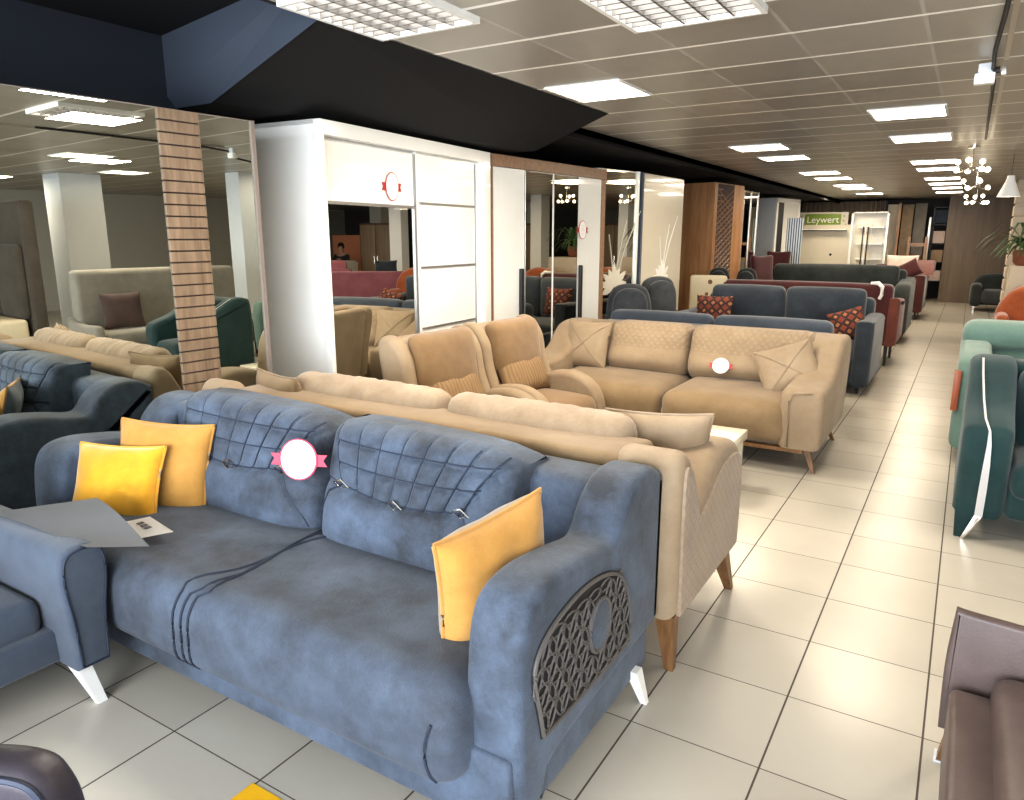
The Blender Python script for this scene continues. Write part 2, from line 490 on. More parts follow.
def pillow(name, label, loc, rot, size, mats, pipe=None, group=None, crease=0.0, ruffle=0.0, cat='pillow'):
    w, h, t = size
    o = link(name, pillow_bm(w, h, t, back=1 if len(mats) > 1 else 0, crease=crease, ruffle=ruffle), mats)
    o.location = loc; o.rotation_euler = [math.radians(a) for a in rot]; tag(o, label, cat, group)
    if pipe is not None:
        bm = BM(); pts = []
        n = 14
        def P(u, v): return (u*w/2*(1-.07*(1-v*v)), 0, v*h/2*(1-.07*(1-u*u)))
        sn = lambda k: math.sin(PI/2*(2*k/n-1))
        for k in range(n): pts.append(P(sn(k), -1))
        for k in range(n): pts.append(P(1, sn(k)))
        for k in range(n): pts.append(P(-sn(k), 1))
        for k in range(n): pts.append(P(-1, -sn(k)))
        tube(bm, pts, .007, 6, True)
        link('piping', bm, pipe, o, shift=False)
    return o

def segdist(P, poly):
    """distance of points P (n,2) to a polyline"""
    d = np.full(len(P), 9.0)
    for a, b in zip(poly, poly[1:]):
        a = np.array(a); b = np.array(b); ab = b-a
        t = np.clip(((P-a)@ab)/max(ab@ab, 1e-12), 0, 1)
        d = np.minimum(d, np.hypot(*(P-(a+t[:, None]*ab)).T))
    return d

def text_bm(s, size, depth=.004):
    cu = bpy.data.curves.new('lettering', 'FONT'); cu.body = s; cu.size = size; cu.extrude = depth
    cu.align_x = 'CENTER'; cu.align_y = 'CENTER'
    o = bpy.data.objects.new('lettering', cu); COL.objects.link(o)
    dg = bpy.context.evaluated_depsgraph_get()
    me = bpy.data.meshes.new_from_object(o.evaluated_get(dg))
    bm = BM(); bm.from_mesh(me)
    bpy.data.objects.remove(o); bpy.data.curves.remove(cu); bpy.data.meshes.remove(me)
    return bm

# ------------------------------------------------------------------ room shell
YB = 24.2; XR = 11.0; YN = -3.2; XL = -4.75
bm = BM(); box(bm, XL, XR, YN, YB, -.1, 0); struct('floor', bm, M['floor'])
bm = BM()
box(bm, -2.76, XR, YN, 5.95, CEIL, CEIL+.08); box(bm, -3.32, XR, 5.95, YB, CEIL, CEIL+.08)
struct('ceiling', bm, M['ceil'])
bm = BM(); box(bm, XL-.12, XL, YN, YB, -.1, 3.1); box(bm, XL, -4.46, YN, 3.1, 2.42, 3.1); struct('wall_left', bm, M['navywall'])
bm = BM(); box(bm, XL, XR, YB, YB+.12, -.1, 3.1); struct('wall_back', bm, M['darkwall'])
bm = BM(); box(bm, XR, XR+.12, YN, YB, -.1, 3.1); struct('wall_right', bm, M['wall'])
# dark raised ceiling over the near left bay
bm = BM(); box(bm, XL, -2.76, YN, 3.2, 2.93, 3.05); box(bm, -2.785, -2.755, YN, 2.75, CEIL-.001, 2.95)
struct('trim_1', bm, M['soffit'])
# sloping black soffit between the two bays, blue daylight coloured into its end towards the shop front
bm = BM()
P1, P2, P3, P4 = (-2.735, 2.70, CEIL-.004), (-4.10, 3.10, 2.515), (-3.70, 6.42, 2.515), (-2.735, 5.97, CEIL-.004)
poly3(bm, [P1, P2, P3, P4]); poly3(bm, [P2, (XL, 3.10, 2.515), (XL, 6.42, 2.515), P3])
poly3(bm, [P4, P3, (-3.70, 6.42, 2.95), (-2.735, 5.97, 2.95)])
struct('trim_2', bm, M['soffit'])
bm = BM(); poly3(bm, [(-2.70, 2.69, CEIL-.006), (-4.10, 3.09, 2.51), (XL, 3.10, 2.51), (XL, 3.10, 2.95), (-2.70, 2.69, 2.95)])
struct('trim_3', bm, M['daylit_cap'])
# lower black soffit above the far wardrobes
bm = BM(); box(bm, -3.34, -3.31, 5.95, YB, 2.62, CEIL+.05); box(bm, XL, -3.31, 6.2, YB, 2.66, 2.72)
struct('trim_4', bm, M['soffit'])
# shop front behind the viewpoint: mullions and glass
bm = BM(); box(bm, XL, XR, YN-.12, YN, 2.6, 3.1); box(bm, XL, XR, YN-.12, YN, -.1, .1)
for x in np.linspace(XL+.05, XR-.05, 7): box(bm, x-.04, x+.04, YN-.1, YN, .1, 2.6)
struct('wall_front', bm, M['white'])

# ceiling lights ---------------------------------------------------------------
def ceiling_light(x0, x1, y0, y1, label):
    t = wthing('ceiling_light', label, 'ceiling light', ((x0+x1)/2, (y0+y1)/2, CEIL-.02), 'recessed ceiling lights')
    bm = BM(); f = .02
    box(bm, x0-f, x1+f, y0-f, y0, CEIL-.012, CEIL); box(bm, x0-f, x1+f, y1, y1+f, CEIL-.012, CEIL)
    box(bm, x0-f, x0, y0, y1, CEIL-.012, CEIL); box(bm, x1, x1+f, y0, y1, CEIL-.012, CEIL)
    link('light_frame', bm, M['white'], t, False)
    bm = BM(); box(bm, x0, x1, y0, y1, CEIL-.008, CEIL-.001); link('diffuser', bm, M['tube'], t, False)
    return t
ceiling_light(-2.65, -2.12, 4.76, 5.33, 'bright square ceiling light above the white wardrobe')
RY = [(6.96, 7.53), (8.83, 9.40), (11.75, 12.30), (13.05, 13.6), (15.2, 15.8), (16.7, 17.3), (18.2, 18.8), (20.0, 20.6)]
ordn = ['nearest', 'second nearest', 'third', 'fourth', 'fifth', 'sixth', 'seventh', 'farthest']
for k, (a, b) in enumerate(RY): ceiling_light(-.84, -.31, a, b, f'{ordn[k]} light of the ceiling row over the aisle')
LY = [(8.83, 9.36), (10.2, 10.68), (12.85, 13.4), (14.2, 14.75), (16.3, 16.85), (17.4, 17.95), (19.7, 20.2)]
ordl = ['nearest', 'second nearest', 'third', 'fourth', 'fifth', 'sixth', 'farthest']
for k, (a, b) in enumerate(LY): ceiling_light(-2.5, -1.95, a, b, f'{ordl[k]} light of the ceiling row over the middle sofas')
# further rows over the part of the shop right of the aisle
for k, (x, y) in enumerate([(2.1, 1.5), (2.1, 4.5), (2.1, 7.5), (4.2, 3.0), (4.2, 6.0), (4.2, 10), (2.1, 11)]):
    ceiling_light(x, x+.55, y, y+.55, 'square ceiling light over the sofas right of the aisle')
def louvre_light(x0, x1, y0, y1, label):
    t = wthing('louvre_light', label, 'ceiling light', ((x0+x1)/2, (y0+y1)/2, CEIL-.02), 'louvred ceiling lights')
    bm = BM(); box(bm, x0, x1, y0, y1, CEIL-.003, CEIL-.001); link('diffuser', bm, M['louvre_l'], t, False)
    bm = BM(); f = .025
    for a in (x0-f, x1): box(bm, a, a+f, y0-f, y1+f, CEIL-.03, CEIL)
    for a in (y0-f, y1): box(bm, x0, x1, a, a+f, CEIL-.03, CEIL)
    link('light_frame', bm, M['white'], t, False)
    bm = BM(); nx, ny = 5, max(4, int((y1-y0)/.07))
    for i in range(1, nx): box(bm, x0+(x1-x0)*i/nx-.006, x0+(x1-x0)*i/nx+.006, y0, y1, CEIL-.028, CEIL-.004)
    for j in range(1, ny): box(bm, x0, x1, y0+(y1-y0)*j/ny-.006, y0+(y1-y0)*j/ny+.006, CEIL-.028, CEIL-.004)
    link('louvre', bm, M['chrome'], t, False)
louvre_light(-2.69, -2.13, 2.45, 3.09, 'louvred ceiling light beside the black sloping soffit')
louvre_light(-1.52, -.93, 3.02, 3.64, 'louvred ceiling light nearest the aisle')

# emergency light box on its wire, and track
t = wthing('emergency_light', 'small white emergency light box hanging under the ceiling wire', 'light', (-.045, 5.4, 2.58))
bm = BM(); box(bm, -.10, .005, 5.36, 5.43, 2.585, 2.645, .006); link('housing', bm, M['white'], t)
bm = BM(); box(bm, -.085, -.01, 5.37, 5.42, 2.645, 2.70, .006); link('lamp_head', bm, M['pillar'], t)
bm = BM(); tube(bm, [(.0, 5.40, 2.66), (.025, 5.40, 2.66)], .018, 8); link('knob', bm, M['black'], t)
bm = BM(); tube(bm, [(.03, 3.4, 2.712), (.01, 4.3, 2.70), (-.012, 5.0, 2.69), (-.01, 5.4, 2.66), (.0, 5.42, 2.60), (.0, 5.8, 2.55), (0, 6.2, 2.70), (0, 9.5, 2.71)], .011, 6)
tag(link('ceiling_cable', bm, M['black']), 'dark cable running along the ceiling past the emergency light', 'cable')
bm = BM(); box(bm, .035, .06, 2.6, 5.35, 2.70, CEIL); box(bm, .035, .06, 5.8, 9.3, 2.70, CEIL)
tag(link('lighting_track', bm, M['alu'], None, False), 'grey metal lighting track fixed along the ceiling beside the cable', 'lighting track')

# ------------------------------------------------------------------ mirrored sliding-door unit at the left
MX = -3.83
t = wthing('mirrored_wardrobe', 'tall wardrobe with smoked mirror doors either side of a wooden slat strip', 'wardrobe', (-4.2, 1.2, 0))
bm = BM(); box(bm, -4.45, MX-.03, -1.6, 3.17, 0, 2.39); link('carcass', bm, M['chrome'], t, False)
bm = BM(); box(bm, MX-.03, MX, -1.58, 2.555, .05, 2.39); link('mirror_door', bm, M['mir_dark'], t, False)
bm = BM(); box(bm, MX-.03, MX, 2.80, 3.15, .05, 2.39); link('mirror_door', bm, M['mir_dark'], t, False)
bm = BM(); nsl = 37; h = 2.38/nsl
for k in range(nsl): box(bm, MX-.028, MX+.012, 2.555, 2.80, .02+k*h, .02+k*h+h-.009)
sl = link('slat_strip', bm, M['slat'], t, False)
bm = BM(); box(bm, MX-.03, MX-.004, 2.55, 2.805, 0, 2.38); link('slat_backing', bm, M['dkbrown'], t, False)
bm = BM(); box(bm, MX-.03, MX+.012, 3.15, 3.175, 0, 2.395); box(bm, MX-.03, MX+.002, -1.6, 3.15, 2.388, 2.395); link('edge_profile', bm, M['profbrown'], t, False)

dl = math.radians(-3.0); P0 = Vector((MX, 3.17, 0)); t.rotation_euler = (0, 0, dl)
t.location = P0 - Matrix.Rotation(dl, 3, 'Z') @ (P0 - Vector((-4.2, 1.2, 0)))

# ------------------------------------------------------------------ wardrobes along the left wall (built locally: front towards local +X, width along local +Y)
def wardrobe_root(name, label, p0, p1):
    a = math.atan2(-(p1[0]-p0[0]), p1[1]-p0[1])
    o = thing(name, label, 'wardrobe', (p0[0], p0[1], 0), None, a)
    return o, math.hypot(p1[0]-p0[0], p1[1]-p0[1])
def lp(name, m, t, *boxes, bev=0.0, smooth=False):
    bm = BM()
    for b in boxes: box(bm, *b, bev=bev)
    return link(name, bm, m, t, smooth, shift=False)

# price tags
def price_tag(loc, yaw, w, h, label, ribbon, rim, normal='x', tilt=0):
    """oval card with a ribbon; local card faces -Y, rotated by yaw"""
    t = thing('price_tag', label, 'price tag', loc, 'oval price tags with ribbon ends', yaw)
    t.rotation_euler = (math.radians(tilt), 0, yaw)
    def oval(a, b, y0, y1):
        bm = BM(); extr(bm, [(a*math.cos(2*PI*k/36), b*math.sin(2*PI*k/36)) for k in range(36)], 1, y0, y1, .001, 1); return bm
    bm = BM()
    for s in (-1, 1):
        q = [(s*w*.36, .13*h), (s*w*.74, .13*h), (s*w*.64, -.01*h), (s*w*.74, -.15*h), (s*w*.36, -.15*h)]
        extr(bm, q, 1, 0.000, .003, 0)
    link('ribbon', bm, ribbon, t, False, shift=False)
    link('rim', oval(w/2, h/2, -.003, .0), rim, t, shift=False)
    link('card', oval(w/2*.91, h/2*.94, -.005, -.0031), M['card'], t, shift=False)
    bm = BM(); random.seed(len(label))
    for r, (z, l) in enumerate(((.22, .5), (.08, .42), (-.04, .55), (-.22, .45))):
        x = -l*w/2*.8
        while x < l*w/2*.8:
            d = random.uniform(.02, .06)*w
            box(bm, x, x+d, -.0065, -.0052, z*h-.012*h, z*h+.012*h); x += d+.02*w
    link('writing', bm, M['cardcream'] if 'sofa' in label else M['pillar'], t, False, shift=False)
    return t

H1 = 2.48
w1, L = wardrobe_root('white_wardrobe', 'glossy white sliding wardrobe with mirror and thick white surround', (-3.84, 3.71), (-4.0, 6.03))
lp('carcass', M['whitep'], w1, (-.62, -.03, 0, .03, 0, H1), (-.62, -.03, L-.03, L, 0, H1), (-.62, -.6, 0, L, 0, H1), (-.62, -.03, 0, L, H1-.03, H1), (-.62, -.03, 0, L, 0, .06))
lp('surround', M['whitep'], w1, (-.05, .03, 0, .035, 0, H1), (-.05, .03, L-.12, L, 0, H1), (-.05, .03, .035, L-.12, H1-.10, H1), bev=.004)
DM = 1.19
d1 = lp('sliding_door', M['whitep'], w1, (-.09, -.06, .04, DM, .06, H1-.10))
lp('mirror', M['mir'], d1, (-.062, -.054, .075, DM-.03, .30, 1.93))
lp('door_profile', M['chrome'], d1, (-.062, -.04, .05, DM, 1.93, 1.952), (-.062, -.04, .055, .075, .06, 1.93), (-.062, -.04, DM-.03, DM-.012, .06, 1.93), (-.062, -.04, DM-.012, DM, .06, H1-.118))
d2 = lp('sliding_door', M['whitep'], w1, (-.06, -.035, DM, L-.12, .06, H1-.10))
lp('door_profile', M['chrome'], d2, *[(-.036, -.02, DM+.03, L-.2, z, z+.016) for z in (.92, 1.44, 1.97)], (-.036, -.026, L-.2, L-.19, .06, H1-.12))
a1 = math.atan2(.16, 2.32)
ca, sa = math.cos(a1), math.sin(a1)
def w1p(x, y, z): return (-3.84 + x*ca - y*sa, 3.71 + x*sa + y*ca, z)
price_tag(w1p(-.052, .88, 2.09), a1+PI/2, .17, .22, 'oval price tag with dark red ribbon on the white wardrobe door', M['red'], M['red'])

H2 = 2.48
w2, L = wardrobe_root('hinged_wardrobe', 'white and mirror hinged wardrobe framed in brown wood with black handles', (-4.0, 6.06), (-3.82, 8.32))
lp('carcass', M['oak'], w2, (-.6, 0, 0, .05, 0, H2), (-.6, 0, L-.09, L, 0, H2), (-.6, -.56, 0, L, 0, H2), (-.6, .012, 0, L, H2-.11, H2), (-.6, -.03, 0, L, 0, .08))
lp('dark_side_panel', M['dkbrown'], w2, (-.6, .02, -.02, 0, 0, H2-.01))  # dark brown panel along the near side
ys = np.linspace(.06, L-.095, 5)
kinds = ['w', 'm', 'm', 'w']
for k in range(4):
    d = lp('door', M['whitep'] if kinds[k] == 'w' else M['chrome'], w2, (-.03, -.005, ys[k]+.004, ys[k+1]-.004, .09, H2-.115))
    if kinds[k] == 'm': lp('mirror', M['mir_bronze'], d, (-.0049, .002, ys[k]+.012, ys[k+1]-.012, .10, H2-.125))
    else:
        yh = ys[k+1]-.075 if k == 0 else ys[k]+.055
        b_ = BM(); rbox(b_, (.014, yh, .95), (.035, .055, .86), .012, n=(1, 1, 6)); link('handle', b_, M['black'], d, shift=False)
lp('centre_strip', M['white'], w2, (-.004, .006, ys[2]-.012, ys[2]+.012, .09, H2-.115))
a2 = math.atan2(-.18, 2.26)
def w2p(x, y, z): return (-4.0 + x*math.cos(a2) - y*math.sin(a2), 6.06 + x*math.sin(a2) + y*math.cos(a2), z)
price_tag(w2p(.006, ys[3]+.09, 1.78), a2+PI/2, .17, .21, 'oval price tag on the right white door of the wood-framed wardrobe', M['red'], M['rose'])

def flower(t, x, y, z, s, m, name='etched_flower'):
    bm = BM()
    for k in range(9):
        an = math.radians(-20 + 220*k/8); L_ = s*(.75 + .3*((k*37) % 5)/5)
        dy, dz = math.cos(an), math.sin(an); py, pz = -dz, dy
        pts = []
        for q in range(9):
            f = q/8; wdt = s*.14*math.sin(PI*min(1, f*1.0))**.8
            pts.append((f, wdt))
        out = [(y+dy*L_*f+py*w_, z+dz*L_*f+pz*w_) for f, w_ in pts] + [(y+dy*L_*f-py*w_, z+dz*L_*f-pz*w_) for f, w_ in pts[-2:0:-1]]
        extr(bm, out, 0, x, x+.003+.0004*k, 0)
    for an, L_ in ((75, 2.6), (62, 3.3), (100, 2.0)):
        a_ = math.radians(an)
        tube(bm, [(x+.003, y, z), (x+.003, y+s*L_*.45*math.cos(a_), z+s*L_*.5*math.sin(a_)), (x+.003, y+s*L_*math.cos(a_)*1.1, z+s*L_*math.sin(a_))], s*.016, 4)
    return link(name, bm, m, t, False, shift=False)
H3 = 2.52
w3, L = wardrobe_root('flower_mirror_wardrobe', 'mirror wardrobe with a large frosted flower etched on the glass', (-3.93, 8.37), (-3.76, 9.2))
lp('carcass', M['creamp'], w3, (-.6, -.02, 0, L, 0, H3)); d = lp('mirror_door', M['mir_bronze'], w3, (-.02, 0, .02, L-.05, .05, H3-.02))
flower(d, .002, L*.42, 1.08, .33, M['etch'])
lp('light_strip', M['whitep'], w3, (-.04, .02, L-.05, L, 0, H3))
w3b, L = wardrobe_root('cream_wardrobe', 'cream high gloss wardrobe door with a pale flower motif low down', (-3.74, 9.32), (-3.68, 10.74))
lp('carcass', M['creamp'], w3b, (-.6, -.02, 0, L, 0, H3)); d = lp('door', M['creamp'], w3b, (-.02, 0, .0, L, .04, H3-.01))
flower(d, .002, L*.5, 1.12, .30, M['white'])
lp('edge_strip', M['armblue'], w3b, (-.3, .012, -.06, -.004, 0, H3))
H4 = 2.58
w4, L = wardrobe_root('walnut_wardrobe', 'walnut wood wardrobe with a carved lattice strip on its front', (-3.70, 12.35), (-3.52, 13.5))
lp('carcass', M['walnut'], w4, (-.62, -.02, 0, L, 0, H4))
for y0, y1 in ((.0, .12), (.75, L)): lp('door', M['walnut'], w4, (-.02, .0, y0+.003, y1-.003, .04, H4-.01))
bm = BM()
box(bm, -.015, -.004, .12, .75, .04, H4-.02)
lk = link('lattice_strip', bm, M['dkbrown'], w4, False, shift=False)
bm = BM()
for k in range(26):
    z = .1 + k*.095
    for s in (-1, 1): tube(bm, [(.0, .13, z), (.0, .74, z+s*.3)] if 0 < z+s*.3 < H4 else [(.0, .13, z), (.0, .3, z)], .012, 4)
link('lattice', bm, M['oak'], lk, True, shift=False)
w5, L = wardrobe_root('far_mirror_wardrobe', 'narrow mirrored wardrobe between the walnut and the grey wardrobes', (-3.86, 14.2), (-3.80, 15.7))
lp('carcass', M['creamm'], w5, (-.6, -.02, 0, L, 0, 2.58))
for k in range(3): lp('mirror_door', M['mir_bronze'], w5, (-.02, 0, .06+k*.48, .06+k*.48+.44, .05, 2.54))
lp('edge_profile', M['alu'], w5, *[(-.02, .012, y, y+.04, 0, 2.58) for y in (.0, .5, .98, 1.46)])
w6, L = wardrobe_root('grey_wardrobe', 'plain grey sided wardrobe with white door frames at the far end', (-3.94, 18.0), (-3.66, 19.25))
lp('carcass', M['pillar'], w6, (-.62, -.02, 0, L, 0, 2.58))
lp('door_frame', M['white'], w6, (-.02, .015, 0, .09, 0, 2.58), (-.02, .015, L-.12, L, 0, 2.58), (-.02, .015, 0, L, 2.48, 2.58))
lp('sliding_door', M['black'], w6, (-.03, -.005, .09, .42, 0, 2.48)); lp('sliding_door', M['whitep'], w6, (-.03, 0, .42, L-.12, 0, 2.48))
bm = BM(); box(bm, -.16, .16, -.02, .02, 0, 2.10)
o = link('striped_panel', bm, M['stripe'], None, False); o.location = (-3.36, 17.3, 0); o.rotation_euler = (0, 0, .1)
tag(o, 'blue and white vertically striped door panel beside the grey wardrobe', 'panel')

# ------------------------------------------------------------------ blue sofa (nearest)
BG = None
def leg(bm, x, y, h, dx=0, dy=0, s0=.03, s1=.055): frustum(bm, (x+dx, y+dy, 0), (s0, s0), (x, y, h), (s1, s1))

sofaA = wthing('blue_sofa', 'large blue suede sofa with carved lattice arm in the front row', 'sofa', (-2.3, 1.9, 0))
XA0, XA1 = -3.70, -.87
bm = BM(); rb(bm, -3.60, -.895, 1.43, 2.45, .075, .32, .02, n=(10, 4, 2)); link('base', bm, M['blue'], sofaA)
# seat: two pads running over the front edge
def seatf(x0, x1):
    def f(p, u, v, w):
        front = max(0, -v)
        p = p.copy()
        p.z += .035*(1-abs(v)**3)*(w > 0) + .03*math.exp(-((v+.78)/.25)**2)*(w > 0)
        return p
    return f
bm = BM(); rb(bm, -3.44, -1.02, 1.335, 2.12, .205, .475, .085, n=(24, 14, 5), f=seatf(0, 1), m=4); seat = link('seat', bm, M['blue_seat'], sofaA)
from mathutils.bvhtree import BVHTree
def drape(o, pts, lift=.002, d=(0, 0, -1)):
    """put world points onto the surface of mesh object o along direction d"""
    off = ORG[sofaA.name]['org'] if o.parent is not None else Vector()
    bv = BVHTree.FromPolygons([v.co + off for v in o.data.vertices], [p.vertices[:] for p in o.data.polygons])
    out = []
    for p in pts:
        h = bv.ray_cast(Vector(p) - Vector(d)*1.0, Vector(d), 3)
        if h[0] is not None: out.append(h[0] - Vector(d)*lift)
    return out
for k, dx in enumerate((-.03, .0, .026)):
    top = drape(seat, [(-2.17+dx*1.5+.06*q+.05*math.sin(q*4+k), 1.40+.64*q, 0) for q in np.linspace(0, 1, 22)])
    fr = drape(seat, [(-2.17+dx*1.5-.01*(1-q), 1.3, .22+.20*q) for q in np.linspace(0, 1, 8)], d=(0, 1, 0))
    mid = drape(seat, [(-2.17+dx*1.5+.01*q, 1.33+.07*q, .43+.06*q) for q in np.linspace(.1, .9, 6)], d=(0, .75, -.66))
    bm = BM(); tube(bm, fr+mid+top, .0055, 5); link('seam', bm, M['seam'], seat)
bm = BM(); tube(bm, drape(seat, [(-1.085-.02*math.sin(PI*q), 1.2, .235+.19*q) for q in np.linspace(0, 1, 10)], d=(0, 1, 0)), .005, 5); link('seam', bm, M['seam'], seat)
bm = BM(); rb(bm, -3.50, -1.00, 2.20, 2.45, .3, .865, .06, n=(12, 3, 4), puff=(0, 0, .01)); link('backrest', bm, M['blue'], sofaA)
def qcushion(x0, x1, z0, z1, ymid, name, par):
    """big back cushion with displaced quilting seams; front towards -Y"""
    nx, nz = 150, 96
    w, h = x1-x0, z1-z0
    ms = [(u, .50 - .05*math.sin(PI*min(1, max(0, (u-.14)/.66)))) for u in np.linspace(.14, .80, 14)]
    ls = [(.035, 1.0), (.06, .82), (.095, .66), (.14, .50)]
    rs = [(.985, .96), (.92, .82), (.85, .66), (.80, .50)]
    lowl = [(.14, .50), (.06, .43), (.02, .30), (.012, .12)]
    lowr = [(.80, .50), (.88, .32), (.95, .16), (.985, .02)]
    lines = [ms, ls, rs, lowl, lowr, [(.01, .52), (.07, .525), (.14, .50)]]
    lin2 = []
    for k in range(1, 7):
        f = k/7; a = .14+.66*f; top = .035+.95*f**.92
        lin2.append([(a, .50-.05*math.sin(PI*f)), (a+(top-a)*.25, .62), (a+(top-a)*.6, .80), (top, 1.02), (top+.02*f, 1.12)])
    for f in (.36, .70):
        l = .14+(.045-.14)*f*1.1; r_ = .80+(.985-.80)*f*1.05
        lin2.append([(u, .50+.46*f - .05*(1-f)*math.sin(PI*(u-l)/(r_-l))) for u in np.linspace(l, r_, 16)])
    us = np.linspace(0, 1, nx+1); vs = np.linspace(0, 1.14, nz+1)   # v>1 wraps over the top
    U, V = np.meshgrid(us, vs, indexing='ij'); P = np.stack([U.ravel()*w, V.ravel()*h], 1)
    d1 = np.full(len(P), 9.); d2 = np.full(len(P), 9.)
    sc = np.array([w, h])
    for l in lines: d1 = np.minimum(d1, segdist(P, [np.array(p)*sc for p in l]))
    for l in lin2: d2 = np.minimum(d2, segdist(P, [np.array(p)*sc for p in l]))
    msv = np.interp(U.ravel(), [p[0] for p in ms], [p[1] for p in ms])
    groove = .013*np.exp(-(d1/.009)**2) + .010*np.exp(-(d2/.008)**2)
    soft = .007*np.exp(-(np.minimum(d1, d2)/.03)**1)
    bm = BM(); F = [[None]*(nz+1) for _ in range(nx+1)]
    idx = 0
    for i in range(nx+1):
        for j in range(nz+1):
            u, v = us[i], vs[j]
            eu = 1-abs(2*u-1)**6
            vv = min(v, 1.0)
            # profile: thick rounded bolster below, leaning back above
            prof = .20*max(0, 1-abs((vv-.24)/.42)**3)**.6 if vv < .5 else .20*max(0, 1-abs((.5-.24)/.42)**3)**.6*(1-.25*((vv-.5)/.5)**2)
            prof = max(prof, .06)
            t = prof*(.45+.55*max(0, eu)**.5)
            y = ymid - t + .09*(vv) + (groove[idx] + soft[idx])*max(0, eu)**.5
            z = z0 + vv*h
            if vv > .88: 
                k = (vv-.88)/.12; y += .055*k*k; z -= .012*k*k
            if v > 1: y += (v-1)/.14*.13; z += .0 - .01*((v-1)/.14)
            if v < .1: y += .05*(1-v/.1)**2
            x = x0 + w*u; z -= (.035*abs(2*u-1)**7 + .02*u + .03*u**10)*vv
            x += (.5-u)*.03*max(0, 1-eu)*0
            F[i][j] = bm.verts.new((x, y, z)); idx += 1
    for i in range(nx):
        for j in range(nz): bm.faces.new((F[i][j], F[i+1][j], F[i+1][j+1], F[i][j+1]))
    # close the sides, back and bottom
    B = []
    for i in (0, nx):
        B.append([bm.verts.new((F[i][j].co.x, max(F[i][j].co.y + .012, ymid+.13+.07*min(1, vs[j])), F[i][j].co.z - (.0 if vs[j] < 1 else .004))) for j in range(nz+1)])
    for j in range(nz):
        bm.faces.new((F[0][j], F[0][j+1], B[0][j+1], B[0][j])); bm.faces.new((F[nx][j], B[1][j], B[1][j+1], F[nx][j+1]))
        bm.faces.new((B[0][j], B[0][j+1], B[1][j+1], B[1][j]))
    bm.faces.new([F[i][0] for i in range(nx+1)] + [B[1][0], B[0][0]])
    bm.faces.new([F[i][nz] for i in range(nx, -1, -1)] + [B[0][nz], B[1][nz]])
    o = link(name, bm, M['blue'], par)
    def surf(u, v):
        i = int(round(u*nx)); j = int(round(v/1.14*nz)); eu = 1-abs(2*us[i]-1)**6
        prof = .20*max(0, 1-abs((.5-.24)/.42)**3)**.6
        return (x0+w*u, ymid - prof*(.45+.55*max(0, eu)**.5) + .09*v, z0+h*v)
    me = o.data; off = ORG[sofaA.name]['org']
    bv = BVHTree.FromPolygons([v.co + off for v in me.vertices], [p.vertices[:] for p in me.polygons])
    def onto(u, v):
        h = bv.ray_cast(Vector((x0+w*u, ymid-1, z0+h0*v)), Vector((0, 1, 0)), 3); return h[0]
    h0 = h
    bm = BM()
    for l, rr in [(q, .0045) for q in lines] + [(q, .0034) for q in lin2]:
        dense = []
        for a, b in zip(l, l[1:]):
            for t_ in np.linspace(0, 1, 8, endpoint=False): dense.append((a[0]+(b[0]-a[0])*t_, a[1]+(b[1]-a[1])*t_))
        dense.append(l[-1])
        pts = [onto(u, v) for u, v in dense if v < .93 and .006 < u < .97]
        pts = [q + Vector((0, -.001, 0)) for q in pts if q is not None]
        if len(pts) > 2: tube(bm, pts, rr, 4)
    link('quilt_seam', bm, M['seam'], o)
    for (u, v) in ((.14, .505), (.47, .455), (.80, .50)):
        bm = BM()
        c = onto(u, v) + Vector((0, -.008, 0))
        for dz, dy in ((0, 0),):
            q = [(c.x-.04, c.y-.004, c.z+.004), (c.x, c.y-.006, c.z+.018), (c.x+.04, c.y-.006, c.z-.006), (c.x, c.y-.006, c.z-.018)]
            tube(bm, q, .0042, 5, True)
        link('metal_clip', bm, M['steel'], o)
    return o
cL = qcushion(-3.20, -2.215, .46, .995, 2.13, 'back_cushion', sofaA)
cR = qcushion(-2.19, -1.285, .46, .985, 2.13, 'back_cushion', sofaA)
# arms
armp = [(1.49, .10, 1), (1.455, .22), (1.445, .42), (1.452, .58), (1.475, .70), (1.535, .765), (1.66, .785), (1.85, .765), (2.0, .74), (2.06, .755), (2.12, .83), (2.22, .895), (2.36, .905), (2.45, .87), (2.478, .80), (2.478, .25, 1), (2.30, .245), (1.75, .215), (1.62, .19, 1), (1.60, .10, 1)]
ap = crom(armp, 5)
def arm_part(x0, x1, ap=ap):
    bm = BM(); extr(bm, ap, 0, x0, x1, .038, 5); return link('arm', bm, M['blue'], sofaA)
armR = arm_part(-1.055, XA1); armL = arm_part(-3.66, -3.40, [(2.478-(2.478-y)*.87, z*.97 if z > .3 else z) for y, z in ap])
# carved panel
bm = BM()
pan = crom([(1.560, .325, 1), (1.535, .42), (1.505, .53), (1.52, .60), (1.60, .655), (1.75, .685), (1.90, .680), (2.04, .640), (2.12, .575), (2.17, .48), (2.19, .38), (2.18, .31, 1), (1.9, .312), (1.7, .318)], 6)
extr(bm, pan, 0, XA1-.004, XA1+.004, .001, 1); lat = link('lattice_panel', bm, M['latback'], armR)
bm = BM()
loop = inset(pan, .008); tube(bm, [(XA1+.007, y, z) for y, z in loop], .007, 6, True)
OC = (1.925, .505)
tube(bm, [(XA1+.008, OC[0]+.075*math.cos(2*PI*k/32), OC[1]+.088*math.sin(2*PI*k/32)) for k in range(32)], .008, 6, True)
def inside(poly, y, z):
    c = False; n = len(poly)
    for i in range(n):
        (a, b), (d, e) = poly[i], poly[i-1]
        if (b > z) != (e > z) and y < (d-a)*(z-b)/(e-b)+a: c = not c
    return c
ins = inset(pan, .024); pit = .082
